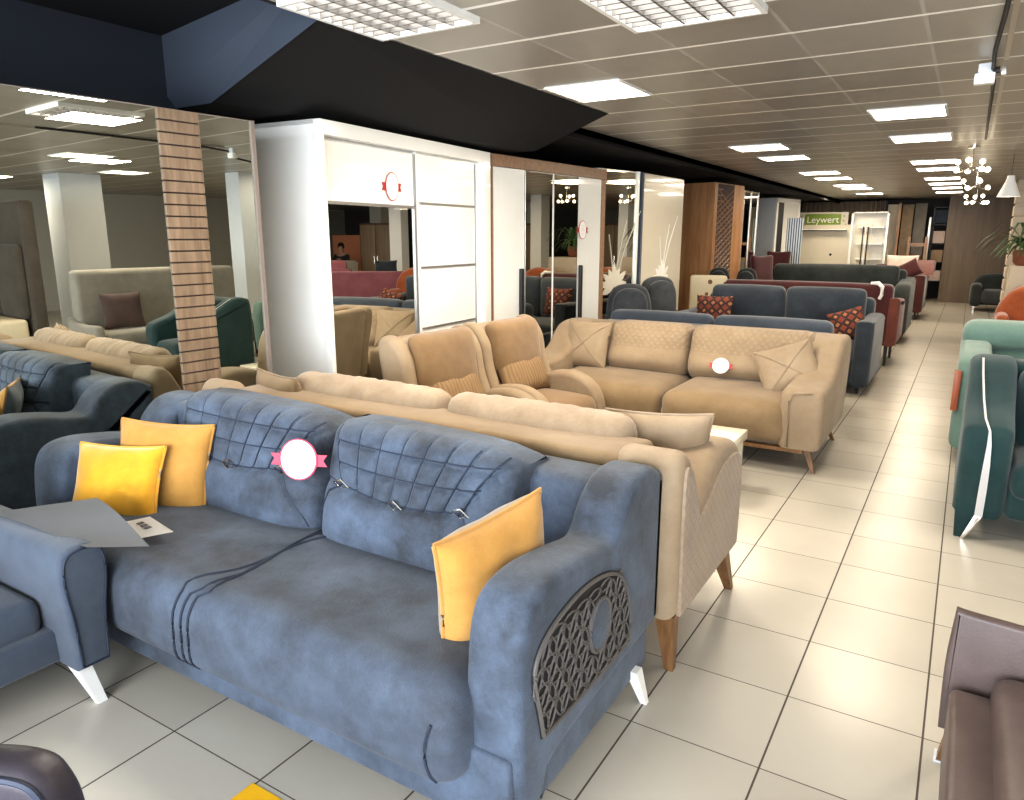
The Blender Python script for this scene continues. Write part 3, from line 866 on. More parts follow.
for i in range(-2, 16):
    for j in range(-2, 12):
        y0 = 1.47+pit*(i + .5*(j % 2)); z0 = .27+pit*.866*j
        for an in (0, 60, 120):
            a = math.radians(an); cy, cz = y0+pit/2*math.cos(a), z0+pit/2*math.sin(a)
            if not all(inside(ins, cy+.04*math.cos(a)*q, cz+.04*math.sin(a)*q) for q in (-1, 1)) and not (inside(ins, cy, cz) and cz < .6) or not inside(ins, cy, cz) or math.hypot((cy-OC[0])/.085, (cz-OC[1])/.1) < 1: continue
            ring = []
            for k in range(10):
                q = 2*PI*k/10; e, g = .042*math.cos(q), .0165*math.sin(q)
                ring.append((XA1+.0065, cy+e*math.cos(a)-g*math.sin(a), cz+e*math.sin(a)+g*math.cos(a)))
            tube(bm, ring, .0040, 4, True)
link('lattice', bm, M['lattice'], lat)
bm = BM(); extr(bm, [(OC[0]+.07*math.cos(2*PI*k/32), OC[1]+.083*math.sin(2*PI*k/32)) for k in range(32)], 0, XA1, XA1+.012, .006, 3); link('oval_pad', bm, M['blue'], lat)
for (x, y, dx) in ((-.895, 2.31, .05), (-.98, 1.6, .02), (-3.6, 2.3, -.05), (-3.6, 1.55, -.04)):
    bm = BM(); leg(bm, x, y, .125, dx, 0, .025, .05); link('leg', bm, M['whiteleg'], sofaA)
price_tag((-2.215, 1.94, .825), math.radians(22), .165, .17, 'round white price tag with pink ribbon on the blue sofa cushion', M['rose'], M['rose'], tilt=-8)

pillow('cushion', 'bright yellow velvet cushion leaning at the left end of the blue sofa', (-3.15, 1.71, .615), (-22, 0, 22), (.43, .36, .14), [M['yellow'], M['pblue']], M['yellow'], crease=.03)
pillow('cushion', 'ochre woven cushion leaning behind the bright yellow one', (-3.06, 1.88, .655), (-16, 3, 26), (.45, .44, .12), [M['mustard'], M['pblue']], M['mustard'])
pillow('cushion', 'ochre cushion standing against the lattice arm of the blue sofa', (-1.165, 1.765, .675), (8, -9, 74), (.43, .42, .19), [M['mustard'], M['cream']], M['mustard'])

# ------------------------------------------------------------------ beige sofa with its back to the blue one
sofaB = wthing('beige_sofa', 'beige sofa with notched quilted arm standing back to back with the blue sofa', 'sofa', (-2.2, 2.9, 0))
BX0, BX1 = -3.62, -.79
bm = BM(); rb(bm, -3.36, -1.05, 2.56, 3.30, .24, .42, .03, n=(10, 5, 2)); link('base', bm, M['beige_arm'], sofaB)
bm = BM(); rb(bm, -3.40, -1.02, 2.49, 2.80, .24, .885, .04, n=(12, 3, 4)); link('backrest', bm, M['beige'], sofaB)
bm = BM(); rb(bm, -3.34, -1.06, 2.74, 3.38, .38, .50, .06, n=(12, 6, 2), puff=(0, 0, .02)); link('seat', bm, M['beige_arm'], sofaB)
bpoly = crom([(2.50, .245, 1), (2.475, .45), (2.468, .70), (2.475, .85), (2.52, .915), (2.585, .915), (2.63, .875), (2.69, .765), (2.735, .70), (2.80, .725), (2.92, .80), (3.05, .835), (3.22, .815), (3.33, .76), (3.375, .66), (3.385, .5), (3.36, .25, 1)], 5)
spoly = crom([(2.53, .26, 1), (2.515, .6), (2.52, .84), (2.575, .855), (2.64, .775), (2.70, .66), (2.735, .615), (2.82, .645), (3.0, .735), (3.2, .755), (3.315, .70), (3.345, .55), (3.335, .27, 1)], 5)
for x0, x1, s in ((-1.08, BX1-.015, BX1-.02), (BX0, -3.36, BX0-.0)):
    bm = BM(); extr(bm, bpoly, 0, x0, x1, .055, 6); a_ = link('arm', bm, M['beige_arm'], sofaB)
    if x1 > -2:
        bm = BM(); extr(bm, spoly, 0, x1-.012, x1+.012, .008, 2); link('quilted_panel', bm, M['beige_q'], a_)
for x, y, dx, dy in ((-.86, 2.56, .02, .01), (-.86, 3.27, .03, .12), (-3.5, 2.56, -.02, 0), (-3.5, 3.25, -.03, .1)):
    bm = BM(); leg(bm, x, y, .25, dx, dy, .035, .075); link('leg', bm, M['legwood'], sofaB)
bm = BM(); box(bm, -1.03, -.83, 2.53, 3.3, .235, .25); link('leg_rail', bm, M['legwood'], sofaB)
def wrinkle(amp, fx=38):
    def f(p, u, v, w):
        p = p.copy(); k = (1-abs(u)**8)
        p.z += amp*math.sin(fx*u+3*v)*k*(w > 0)*.8 + amp*.7*math.sin(17*u+9*w)*k
        p.y += amp*math.sin(fx*.8*u+2*w)*k*.6
        return p
    return f
for x0, x1 in ((-3.16, -2.10), (-2.09, -1.12)):
    bm = BM(); rb(bm, x0, x1, 2.72, 2.90, .52, .965, .085, n=(60, 6, 10), puff=(0, .05, .01), f=wrinkle(.0028)); link('back_cushion', bm, M['cream'], sofaB)
pillow('cushion', 'beige scatter cushion leaning on the inside of the notched beige arm', (-1.09, 3.0, .775), (14, 0, 18), (.46, .38, .16), [M['beige_arm']], M['cream'])
pillow('cushion', 'tan cushion at the far left end of the back-turned beige sofa', (-3.22, 2.74, .76), (10, 0, -14), (.46, .40, .16), [M['beige']], M['beige'])

# ------------------------------------------------------------------ little white table
tb = wthing('coffee_table', 'small white box coffee table behind the back-turned beige sofa', 'coffee table', (-1.38, 4.85, 0))
bm = BM(); box(bm, -1.66, -1.17, 4.58, 5.0, .335, .40, .004); link('table_top', bm, M['tabletop'], tb)
for x in (-1.64, -1.22):
    bm = BM(); box(bm, x, x+.03, 4.6, 4.98, 0, .335); link('side_panel', bm, M['tabletop'], tb, False)
bm = BM(); box(bm, -1.61, -1.22, 4.62, 4.96, .12, .15); link('shelf', bm, M['tabletop'], tb, False)

# ------------------------------------------------------------------ two tan wing armchairs (built facing +X, local coords)
def wing_chair(label, loc, rz):
    t = thing('wing_chair', label, 'armchair', loc, 'tan wing armchairs by the wardrobes', rz)
    W = .41
    sh = Matrix.Shear('XY', 4, (0, 0))
    lean = lambda p, u, v, w: Vector((p.x - .16*(p.z), p.y, p.z))
    # back shell
    bm = BM(); rbox(bm, (-.30, 0, .69), (.16, .80, .72), .07, n=(3, 8, 6), f=lean); link('backrest', bm, M['beige_arm'], t, shift=False)
    bm = BM(); rbox(bm, (-.215, 0, .87), (.15, .60, .40), .07, n=(4, 8, 6), f=lambda p, u, v, w: Vector((p.x-.16*p.z+.03*(1-v*v)*(u > 0), p.y, p.z))); link('head_cushion', bm, M['tan'], t, shift=False)
    for s in (-1, 1):
        pr = crom([(-.36, .40, 1), (-.40, .70), (-.45, .98), (-.40, 1.06), (-.29, 1.04), (-.20, .92), (-.16, .74), (-.10, .58), (-.08, .42, 1)], 5)
        bm = BM(); extr(bm, pr, 1, min(s*.30, s*.42), max(s*.30, s*.42), .045, 5); link('wing', bm, M['beige_arm'], t, shift=False)
        ar = crom([(-.30, .10, 1), (-.32, .40), (-.20, .56), (.0, .63), (.20, .62), (.35, .52), (.41, .36), (.41, .12, 1)], 5)
        bm = BM(); extr(bm, ar, 1, min(s*.30, s*.44), max(s*.30, s*.44), .05, 5); link('arm', bm, M['beige_arm'], t, shift=False)
    bm = BM(); rbox(bm, (.05, 0, .37), (.74, .60, .22), .09, n=(8, 8, 3), puff=(0, 0, .03)); link('seat', bm, M['tan'], t, shift=False)
    bm = BM(); rbox(bm, (.03, 0, .18), (.70, .80, .16), .03, n=(3, 3, 2)); link('base', bm, M['beige_arm'], t, shift=False)
    for x in (-.25, .32):
        for y in (-.34, .34):
            bm = BM(); leg(bm, x, y, .11, .02 if x > 0 else -.02, 0, .025, .045); link('leg', bm, M['legwood'], t, shift=False)
    # ribbed lumbar pillow: wide, its ribs run up and down
    bm = pillow_bm(.60, .32, .16)
    o = link('lumbar_pillow', bm, M['rib'], t, shift=False)
    o.location = (-.12, 0, .635); o.rotation_euler = (math.radians(-24), 0, PI/2)
    return t
wc = wing_chair('tan wing armchair with ribbed lumbar pillow, the one in front of the white wardrobe mirror', (-2.82, 3.99, 0), math.radians(-4))
dup(wc, (-2.80, 4.885, 0), math.radians(-4), 'tan wing armchair with ribbed lumbar pillow beside the facing beige sofa')

# ------------------------------------------------------------------ facing beige sofa
sofaC = wthing('facing_beige_sofa', 'long beige sofa facing the viewer with diamond quilted back cushions', 'sofa', (-2.05, 6.0, 0))
CX0, CX1 = -3.33, -.76
bm = BM(); rb(bm, -3.1, -.98, 5.50, 6.6, .175, .36, .03, n=(8, 4, 2)); link('base', bm, M['beige_arm'], sofaC)
bm = BM(); box(bm, -3.16, -.88, 5.46, 6.56, .150, .178); link('plinth_rail', bm, M['legwood'], sofaC, False)
for x0, x1 in ((-3.08, -1.985), (-1.975, -.99)):
    bm = BM(); rb(bm, x0, x1, 5.41, 6.32, .20, .515, .10, n=(12, 10, 4), puff=(0, .03, .025), m=4); link('seat_cushion', bm, M['beige'], sofaC)
bm = BM(); rb(bm, -3.15, -.92, 6.42, 6.72, .3, .90, .07, n=(10, 3, 4)); link('backrest', bm, M['beige'], sofaC)
for x0, x1 in ((-2.76, -2.01), (-2.0, -.98)):
    bm = BM(); rb(bm, x0, x1, 6.12, 6.42, .48, .945, .09, n=(16, 5, 8), puff=(0, .06, .0), f=lambda p, u, v, w: Vector((p.x, p.y+.06*(w+1)/2-.05*math.exp(-((w+.35)/.4)**2), p.z))); link('back_cushion', bm, M['beige_c'], sofaC)
cpoly = crom([(5.45, .18, 1), (5.42, .4), (5.425, .56), (5.46, .62), (5.60, .635), (5.85, .655), (6.02, .72), (6.14, .83), (6.28, .90), (6.50, .915), (6.66, .88), (6.70, .70), (6.62, .35), (6.52, .19, 1)], 5)
for x0, x1 in ((-1.06, CX1), (CX0, -3.06)):
    bm = BM(); extr(bm, cpoly, 0, x0, x1, .05, 5); a_ = link('arm', bm, M['beige_arm'], sofaC)
    if x1 > -2:
        bm = BM(); tube(bm, [(-.985, 5.413, .20), (-.985, 5.405, .55), (-.965, 5.41, .60), (-.84, 5.43, .615)], .009, 6); link('piping', bm, M['beige_arm'], a_)
for x, y, dx, dy in ((-.86, 5.56, .06, -.05), (-.88, 6.5, .06, .06), (-3.2, 5.56, -.05, -.05), (-3.2, 6.5, -.05, .05)):
    bm = BM(); leg(bm, x, y, .155, dx, dy, .026, .045); link('leg', bm, M['legwood'], sofaC)
pillow('cushion', 'beige cross-seamed cushion at the left end of the facing beige sofa', (-2.95, 6.10, .725), (-16, 0, -6), (.46, .44, .15), [M['beige_arm']], M['cream'])
pillow('cushion', 'beige cross-seamed cushion tilted on the right arm of the facing beige sofa', (-1.12, 5.97, .675), (-28, -18, 18), (.46, .42, .15), [M['beige_arm']], M['cream'])
for px in [o for o in SC.objects if o.name.startswith('cushion') and 'cross-seamed' in o.get('label', '')]:
    bm = BM()
    def sy(u, v): return -.075*max(0, (1-u**4)*(1-v**4))**.6 - .004
    for s in (-1, 1): tube(bm, [(.23*q*.97, sy(q*.97, s*q*.97), s*.21*q*.97) for q in np.linspace(-1, 1, 17)], .003, 4)
    link('cross_seam', bm, M['beige_arm'], px, shift=False)
price_tag((-1.66, 5.99, .655), 0, .14, .13, 'round white price tag on the seat of the facing beige sofa', M['red'], M['card'], tilt=-15)

# ------------------------------------------------------------------ generic sofa for the rows further back
def sofa(name, label, x0, x1, yf, yb, H, arm_h, seat_h, m, facing=-1, arm_w=.2, base=.14, ncush=2, marm=None, cushm=None, cush_top=None, group=None, mleg=None, armprof=None, back_w=.24, cin=0.0, smat=None):
    """yf front, yb back (world y); facing -1 towards the viewer"""
    t = wthing(name, label, 'sofa', ((x0+x1)/2, (yf+yb)/2, 0), group)
    s = 1 if yb > yf else -1
    Y = lambda d: yf + s*d
    D = abs(yb-yf)
    def R(bm, a, b, d0, d1, z0, z1, r, **kw):
        y0, y1 = sorted((Y(d0), Y(d1))); rb(bm, a, b, y0, y1, z0, z1, r, **kw)
    bm = BM(); R(bm, x0+.05, x1-.05, .05, D-.03, base, seat_h-.12, .02, n=(6, 3, 1)); link('base', bm, m, t)
    w = (x1-x0-2*arm_w)/ncush
    for k in range(ncush):
        bm = BM(); R(bm, x0+arm_w+k*w+.004, x0+arm_w+(k+1)*w-.004, .0, D-back_w-.02, seat_h-.17, seat_h, .06, n=(8, 6, 2), puff=(0, 0, .02)); link('seat_cushion', bm, smat or m, t)
    bm = BM(); R(bm, x0+arm_w*.6, x1-arm_w*.6, D-back_w, D, base+.02, H-.04 if ncush and cushm else H, .07, n=(8, 3, 4), puff=(0, 0, .01)); link('backrest', bm, m, t)
    if cushm:
        for k in range(ncush):
            bm = BM(); R(bm, x0+arm_w+k*w+.006+cin, x0+arm_w+(k+1)*w-.006-cin, D-back_w-.17, D-back_w+.03, seat_h-.01, cush_top or H, .075, n=(10, 4, 6), puff=(0, .04, .012)); link('back_cushion', bm, cushm, t)
    for a in (x0, x1-arm_w):
        pr = armprof or [(0, base, 1), (-.01, arm_h*.6), (.02, arm_h-.05), (.10, arm_h), (D*.5, arm_h-.01), (D*.78, arm_h+.02), (D-.04, arm_h+.06), (D, arm_h-.04), (D, base, 1)]
        pl = crom([(Y(p[0]), *p[1:]) for p in pr], 4)
        bm = BM(); extr(bm, pl, 0, a, a+arm_w, min(.06, arm_w*.35), 4); link('arm', bm, marm or m, t)
    for x in (x0+.12, x1-.12):
        for d in (.12, D-.12):
            bm = BM(); leg(bm, x, Y(d), base+.02, 0, 0, .03, .05); link('leg', bm, mleg or M['black'], t)
    return t

sofa('slate_sofa', 'slate blue sofa seen from behind, right after the facing beige sofa', -3.42, -.93, 8.08, 7.2, .86, .55, .44, M['slate_mid'], arm_w=.09, cushm=M['slate_mid'], cush_top=.915)
sofa('dark_blue_sofa', 'dark steel blue sofa facing the viewer with two tall back cushions', -3.0, -.78, 8.62, 9.85, 1.03, .80, .50, M['slate'], arm_w=.19, cushm=M['slate'], cush_top=1.10, base=.09,
     armprof=[(0, .09, 1), (-.01, .6), (.0, .79, 1), (.05, .815), (.5, .81), (1.0, .82), (1.2, .80, 1), (1.23, .09, 1)])
pillow('cushion', 'red and black kilim pattern cushion at the left end of the dark blue sofa', (-2.62, 8.98, .80), (-12, 0, 0), (.46, .40, .14), [M['kilim']])
pillow('cushion', 'red and black kilim pattern cushion against the right arm of the dark blue sofa', (-1.07, 8.84, .745), (-24, -18, 10), (.38, .36, .18), [M['kilim']])

# round-backed grey chairs, seen over the slate sofa
def tub_chair(name, label, loc, rz, m, m2, H=1.1, W=.44, group=None):
    t = thing(name, label, 'armchair', loc, group, rz)
    pr = crom([(-W, .12, 1), (-W, .55), (-W*.86, H-.16), (-W*.45, H-.01), (W*.45, H-.01), (W*.86, H-.16), (W, .55), (W, .12, 1)], 6)
    bm = BM(); extr(bm, pr, 1, .12, .26, .06, 5); link('backrest', bm, m, t, shift=False)
    pr2 = crom([(-W*.74, .42, 1), (-W*.72, H-.22), (-W*.35, H-.06), (W*.35, H-.06), (W*.72, H-.22), (W*.74, .42, 1)], 6)
    bm = BM(); extr(bm, pr2, 1, .02, .15, .05, 4); link('back_cushion', bm, m2, t, shift=False)
    for s in (-1, 1):
        pa = crom([(-.34, .12, 1), (-.34, .5), (-.25, .60), (.0, .64), (.16, .72), (.22, .12, 1)], 5)
        bm = BM(); extr(bm, pa, 0, min(s*(W-.13), s*W), max(s*(W-.13), s*W), .04, 4); link('arm', bm, m, t, shift=False)
    bm = BM(); rbox(bm, (0, -.09, .34), (2*(W-.11), .50, .2), .05, n=(5, 5, 2), puff=(0, 0, .02)); link('seat', bm, m, t, shift=False)
    for x in (-W+.08, W-.08):
        for y in (-.27, .18):
            bm = BM(); leg(bm, x, y, .14, 0, 0, .025, .04); link('leg', bm, M['legwood'], t, shift=False)
    return t
tub_chair('round_back_chair', 'dark grey round-backed armchair in front of the flower mirror wardrobe', (-3.50, 8.46, 0), math.radians(30), M['greychair'], M['greychair'], 1.12, .30)
tub_chair('round_back_chair', 'grey round-backed armchair leaning in front of the cream wardrobe', (-3.36, 9.25, 0), math.radians(50), M['greychair'], M['greychair'], 1.18, .29)
bm = BM(); rb(bm, -3.34, -2.84, 10.35, 10.85, .14, 1.16, .05, n=(5, 5, 6))
ch = wthing('floral_chair', 'cream floral patterned high-backed chair beside the walnut wardrobe', 'chair', (-3.2, 10.5, 0))
bm2 = BM(); rb(bm2, -3.52, -2.98, 10.72, 10.86, .40, 1.15, .05, n=(5, 3, 6)); link('backrest', bm2, M['floral'], ch); bm.free()
bm2 = BM(); rb(bm2, -3.52, -2.98, 10.25, 10.74, .36, .50, .05, n=(5, 5, 2)); link('seat', bm2, M['floral'], ch)
for x in (-3.47, -3.03):
    for y in (10.3, 10.8): bm2 = BM(); leg(bm2, x, y, .38, 0, 0, .03, .045); link('leg', bm2, M['legwood'], ch)

sL = sofa('maroon_sofa', 'maroon sofa with brick red arm, its straight back towards the viewer', -3.20, -.70, 11.75, 10.75, 1.09, .86, .46, M['maroon'], arm_w=.16, marm=M['brick'], base=.28, ncush=2)
bm = BM(); tube(bm, [(-1.07, 10.80, 1.10), (-.98, 10.76, 1.105), (-.93, 10.73, 1.06), (-.925, 10.72, .96), (-.95, 10.72, .90)], [.02, .028, .028, .025, .02], 8)
tag(link('white_throw', bm, M['white']), 'white rolled cloth hanging over the end of the maroon sofa back', 'throw')
sofa('charcoal_sofa', 'charcoal green long sofa facing the viewer beyond the maroon sofa', -3.30, -.74, 13.2, 14.5, 1.19, .86, .5, M['charcoal'], arm_w=.24, base=.16, ncush=1, cushm=M['charcoal'], cush_top=1.22,
     armprof=[(0, .16, 1), (-.02, .5), (.0, .80), (.12, .93), (.3, .96), (.7, .97), (1.1, 1.0), (1.3, .95), (1.3, .16, 1)])
tub_chair('charcoal_chair', 'charcoal round-backed armchair below the walnut wardrobe lattice', (-3.48, 12.05, 0), math.radians(10), M['charcoal'], M['charcoal'], 1.20, .20)
tub_chair('charcoal_chair', 'charcoal round-backed armchair beside the maroon dining chair', (-3.05, 12.08, 0), math.radians(5), M['charcoal'], M['charcoal'], 1.20, .19)
def dining(label, loc, rz, H):
    t = thing('dining_chair', label, 'chair', loc, 'maroon dining chairs', rz)
    bm = BM(); rbox(bm, (0, .19, .72+(H-.95)/2), (.44, .09, H-.45), .04, n=(5, 2, 6), f=lambda p, u, v, w: Vector((p.x*(1+.12*w), p.y+.05*w, p.z+.03*(u*u)))); link('backrest', bm, M['maroon'], t, shift=False)
    bm = BM(); rbox(bm, (0, -.03, .45), (.46, .46, .11), .04, n=(4, 4, 2), puff=(0, 0, .02)); link('seat', bm, M['maroon'], t, shift=False)
    for x in (-.18, .18):
        for y in (-.2, .18): bm = BM(); leg(bm, x, y, .42, 0, .03 if y > 0 else -.03, .022, .04); link('leg', bm, M['legwood'], t, shift=False)
    return t
dc = dining('maroon dining chair turned sideways in front of the charcoal sofa back', (-2.78, 12.72, 0), math.radians(60), 1.36)
dup(dc, (-3.45, 16.4, 0), math.radians(15), 'maroon dining chair behind the charcoal sofa near the striped panel')
sofa('red_sofa', 'dark red sofa with a slanted end at the far end of the left row', -1.95, -.72, 17.3, 18.7, 1.10, .92, .5, M['maroon'], arm_w=.22, base=.16, ncush=1)
bm = BM(); extr(bm, [(17.9, .9), (18.9, .95), (19.1, 1.17), (18.6, 1.2)], 0, -1.0, -.62, .04, 3)
tag(link('headrest_block', bm, M['brick']), 'brick red tilted headrest on the end of the far red sofa', 'headrest')
pillow('cushion', 'pale pink cushion propped on the far red sofa', (-1.22, 17.9, 1.12), (-12, 0, 0), (.62, .40, .16), [M['pinkwhite']])
pillow('cushion', 'dark red cushion in front of the pale pink one on the far red sofa', (-1.05, 17.5, 1.02), (-12, -30, 0), (.42, .36, .14), [M['maroon']])

# ------------------------------------------------------------------ far end of the shop
FY = 22.0
t = wthing('wall_unit', 'white television wall unit below the green sign', 'tv unit', (-3.3, FY, 0))
bm = BM(); box(bm, -4.24, -2.30, FY, FY+.10, .35, 2.02); link('back_panel', bm, M['creamp'], t, False)
bm = BM(); box(bm, -4.22, -2.90, FY-.22, FY+.1, 1.86, 1.90); link('shelf', bm, M['white'], t, False)
bm = BM(); box(bm, -4.22, -2.90, FY-.23, FY-.22, 1.85, 1.875); link('shelf_edge', bm, M['black'], t, False)
bm = BM(); box(bm, -4.24, -2.30, FY-.35, FY+.1, .0, .35); link('base_cabinet', bm, M['whitep'], t, False)
bm = BM(); tube(bm, [(-3.28, FY-.004, 1.22), (-3.28, FY+.01, 1.22)], .035, 14); link('cable_port', bm, M['black'], t)
t = wthing('shop_sign', 'green sign with white lettering on a white backing board', 'sign', (-3.6, FY+.06, 2.0))
bm = BM(); box(bm, -4.22, -2.92, FY+.06, FY+.09, 1.93, 2.36); link('backing', bm, M['creamp'], t, False)
bm = BM(); rb(bm, -4.02, -3.10, FY+.03, FY+.058, 1.99, 2.31, .012, n=(2, 1, 2)); link('sign_face', bm, M['greensign'], t)
bm = text_bm('Leywert', .25); bmesh.ops.transform(bm, matrix=Matrix.Translation((-3.56, FY+.024, 2.15)) @ Matrix.Rotation(PI/2, 4, 'X'), verts=bm.verts); link('lettering', bm, M['card'], t, False)
bm = BM()
for x, z in ((-4.12, 2.26), (-4.12, 2.05), (-3.03, 2.25), (-3.03, 2.12), (-2.97, 2.02)): tube(bm, [(x, FY+.05, z), (x, FY+.062, z)], .022, 10)
link('fixing', bm, M['chrome'], t)
t = wthing('bookcase', 'white open bookcase with striped uprights right of the wall unit', 'bookcase', (-2.35, FY-.2, 0))
bm = BM(); box(bm, -2.80, -1.90, FY+.06, FY+.09, 0, 2.34); link('back_panel', bm, M['white'], t, False)
for z in (.4, 1.1, 1.50, 1.93): bm = BM(); box(bm, -2.62, -2.0, FY-.24, FY+.06, z, z+.03); link('shelf', bm, M['whitep'], t, False)
for x in (-2.80, -1.95): bm = BM(); box(bm, x, x+.05, FY-.24, FY+.06, 0, 2.34); link('side_panel', bm, M['whitep'], t, False)
bm = BM(); box(bm, -2.80, -1.90, FY-.24, FY+.06, 2.31, 2.34); link('top_panel', bm, M['whitep'], t, False)
for x in (-2.50, -2.44, -2.38): bm = BM(); box(bm, x, x+.03, FY-.26, FY-.24, 0, 1.96); link('upright', bm, M['black'] if x != -2.44 else M['white'], t, False)
# pleated curtain behind
bm = BM(); n = 90; A = []
for k in range(n+1):
    x = -4.3 + 2.2*k/n; y = 23.0 + .05*math.sin(k*1.26); A.append((bm.verts.new((x, y, 1.3)), bm.verts.new((x, y, 2.66))))
for p, q in zip(A, A[1:]): bm.faces.new((p[0], q[0], q[1], p[1]))
tag(link('pleated_curtain', bm, M['cream']), 'pale pleated curtain hanging behind the green sign', 'curtain')
def board(name, label, x0, x1, y, z0, z1, m, lean=0.0, th=.06, cat='panel', group='panels stored at the far end'):
    bm = BM(); box(bm, x0, x1, y, y+th, z0, z1); 
    for v in bm.verts: v.co.y += lean*(v.co.z-z0)
    return tag(link(name, bm, m, None, False), label, cat, group)
board('dark_post', 'thin dark post right of the pleated curtain', -2.16, -2.10, 22.7, 0, 2.66, M['black'], cat='post')
board('stored_panel', 'cream upright panel standing right of the bookcase', -2.06, -1.78, 22.9, .0, 2.56, M['creamm'], .02)
board('stored_panel', 'thin brown panel edge between two cream panels', -1.77, -1.71, 22.6, .0, 2.58, M['walnut'], .02)
board('stored_panel', 'tall pale cream panel right of the thin brown one', -1.69, -1.42, 22.8, .0, 2.55, M['cream'], .02)
board('stored_panel', 'greyish panel leaning right of the tall pale panel', -1.40, -1.12, 23.0, 0, 2.58, M['greige'], .02)
t = wthing('bed_frame', 'light brown wooden bed end standing against the stored panels', 'bed frame', (-1.25, 22.5, 0))
for x in (-1.46, -1.06): bm = BM(); box(bm, x, x+.07, 22.45, 22.52, 0, 1.7); link('post', bm, M['oak'], t, False)
for z in (.6, 1.0, 1.45): bm = BM(); box(bm, -1.39, -1.06, 22.46, 22.51, z, z+.09); link('rail', bm, M['oak'], t, False)
bm = BM(); box(bm, -1.39, -1.06, 22.47, 22.5, .69, 1.0); link('infill_panel', bm, M['greige'], t, False)
board('ladder_frame', 'pale upright frame beside the black rack', -1.02, -.97, 22.6, 0, 2.2, M['creamp'], cat='frame')
t = wthing('black_rack', 'black metal rack between the stored panels and the boxes', 'rack', (-.9, 23.2, 0))
for x in (-.96, -.62): bm = BM(); box(bm, x, x+.04, 23.1, 23.5, 0, 2.5); link('post', bm, M['black'], t, False)
for z in (.5, 1.0, 1.5, 2.0, 2.45): bm = BM(); box(bm, -.96, -.58, 23.1, 23.5, z, z+.03); link('shelf', bm, M['black'], t, False)
bm = BM(); box(bm, -.93, -.6, 23.2, 23.4, 2.06, 2.4); tag(link('storage_box', bm, M['armblue'], None, False), 'grey blue box on the top shelf of the black rack', 'box')
t = wthing('box_shelf', 'narrow white shelf stacked with boxes left of the brown partition', 'shelf', (-.45, 22.9, 0))
for x in (-.56, -.2): bm = BM(); box(bm, x, x+.03, 22.75, 23.15, 0, 2.0); link('upright', bm, M['white'], t, False)
for z in (.45, .95, 1.40, 1.85): bm = BM(); box(bm, -.56, -.17, 22.75, 23.15, z, z+.03); link('shelf', bm, M['white'], t, False)
for k, (x0, x1, z0, z1, m, lb) in enumerate(((-.52, -.25, 1.88, 2.10, 'brownbox', 'brown cardboard box on the top of the white box shelf'), (-.52, -.23, 1.43, 1.72, 'creamp', 'white box on the upper shelf of the box shelf'),
        (-.52, -.22, .98, 1.3, 'creamp', 'white box on the middle shelf of the box shelf'), (-.52, -.22, .48, .75, 'pillar', 'grey box on the lowest shelf of the box shelf'))):
    bm = BM(); box(bm, x0, x1, 22.8, 23.1, z0, z1, .01); tag(link('storage_box', bm, M[m]), lb, 'box', 'boxes at the far end')
for k, (z0, z1, m, lb) in enumerate(((1.53, 1.85, 'pinkwhite', 'pinkish box on the middle shelf of the black rack'), (1.03, 1.35, 'brownbox', 'brown box on the lower shelf of the black rack'), (.53, .8, 'pinkwhite', 'pinkish box on the lowest shelf of the black rack'))):
    bm = BM(); box(bm, -.91, -.63, 23.08, 23.4, z0, z1, .01); tag(link('storage_box', bm, M[m]), lb, 'box', 'boxes at the far end')
bm = BM(); box(bm, -.60, .85, 22.55, 22.65, 0, CEIL); tag(link('brown_partition', bm, M['panelw'], None, False), 'tall grey brown wood partition at the end of the aisle', 'partition')

# right-hand far group
gs = thing('grey_tub_sofa', 'dark grey curved armchair in front of the brown partition', 'armchair', (.62, 20.6, 0))
pr = crom([(-.5, .10, 1), (-.53, .4), (-.47, .66), (-.28, .82), (.3, .86), (.8, .80), (.95, .55), (.95, .10, 1)], 6)
bm = BM(); extr(bm, pr, 1, .30, .55, .07, 4); link('backrest', bm, M['charcoal'], gs, shift=False)
bm = BM(); rbox(bm, (-.40, 0, .37), (.24, 1.0, .52), .1, n=(3, 6, 4)); link('arm', bm, M['charcoal'], gs, shift=False)
bm = BM(); rbox(bm, (.85, 0, .37), (.2, 1.0, .52), .1, n=(3, 6, 4)); link('arm', bm, M['charcoal'], gs, shift=False)
bm = BM(); rbox(bm, (.2, -.08, .34), (.98, .84, .30), .08, n=(6, 5, 2)); link('seat', bm, M['greychair'], gs, shift=False)
for x in (-.42, .85):
    bm = BM(); leg(bm, x, -.4, .14, 0, 0, .03, .05); link('leg', bm, M['steel'], gs, shift=False)
pl = wthing('potted_fern', 'leafy green potted plant on a pale plinth at the right edge', 'plant', (.82, 14.0, 1.28))
bm = BM(); lathe(bm, [(.11, 0), (.16, .05), (.18, .22), (.155, .24), (.14, .22)], (.74, 14.0, 1.262), 16); link('pot', bm, M['pot'], pl)
bm = BM(); random.seed(11)
for k in range(46):
    a = random.uniform(0, 2*PI); L_ = random.uniform(.34, .80); up = random.uniform(.15, .55)
    prev = None
    for q in range(7):
        f = q/6; r_ = L_*f; z = 1.48 + up*math.sin(f*2.3) - .25*f*f; wd = .026*math.sin(PI*min(.98, f+.05))+.003
        cx, cy = .74+math.cos(a)*r_, 14.0+math.sin(a)*r_
        A = bm.verts.new((cx-math.sin(a)*wd, cy+math.cos(a)*wd, z)); B = bm.verts.new((cx+math.sin(a)*wd, cy-math.cos(a)*wd, z))
        if prev: bm.faces.new((prev[0], A, B, prev[1]))
        prev = (A, B)
link('foliage', bm, M['leaf'], pl)
bm = BM(); box(bm, .55, 1.3, 13.75, 14.3, 0, 1.26, .01); tag(link('plinth', bm, M['stone']), 'pale stone plinth carrying the potted plant', 'plinth')
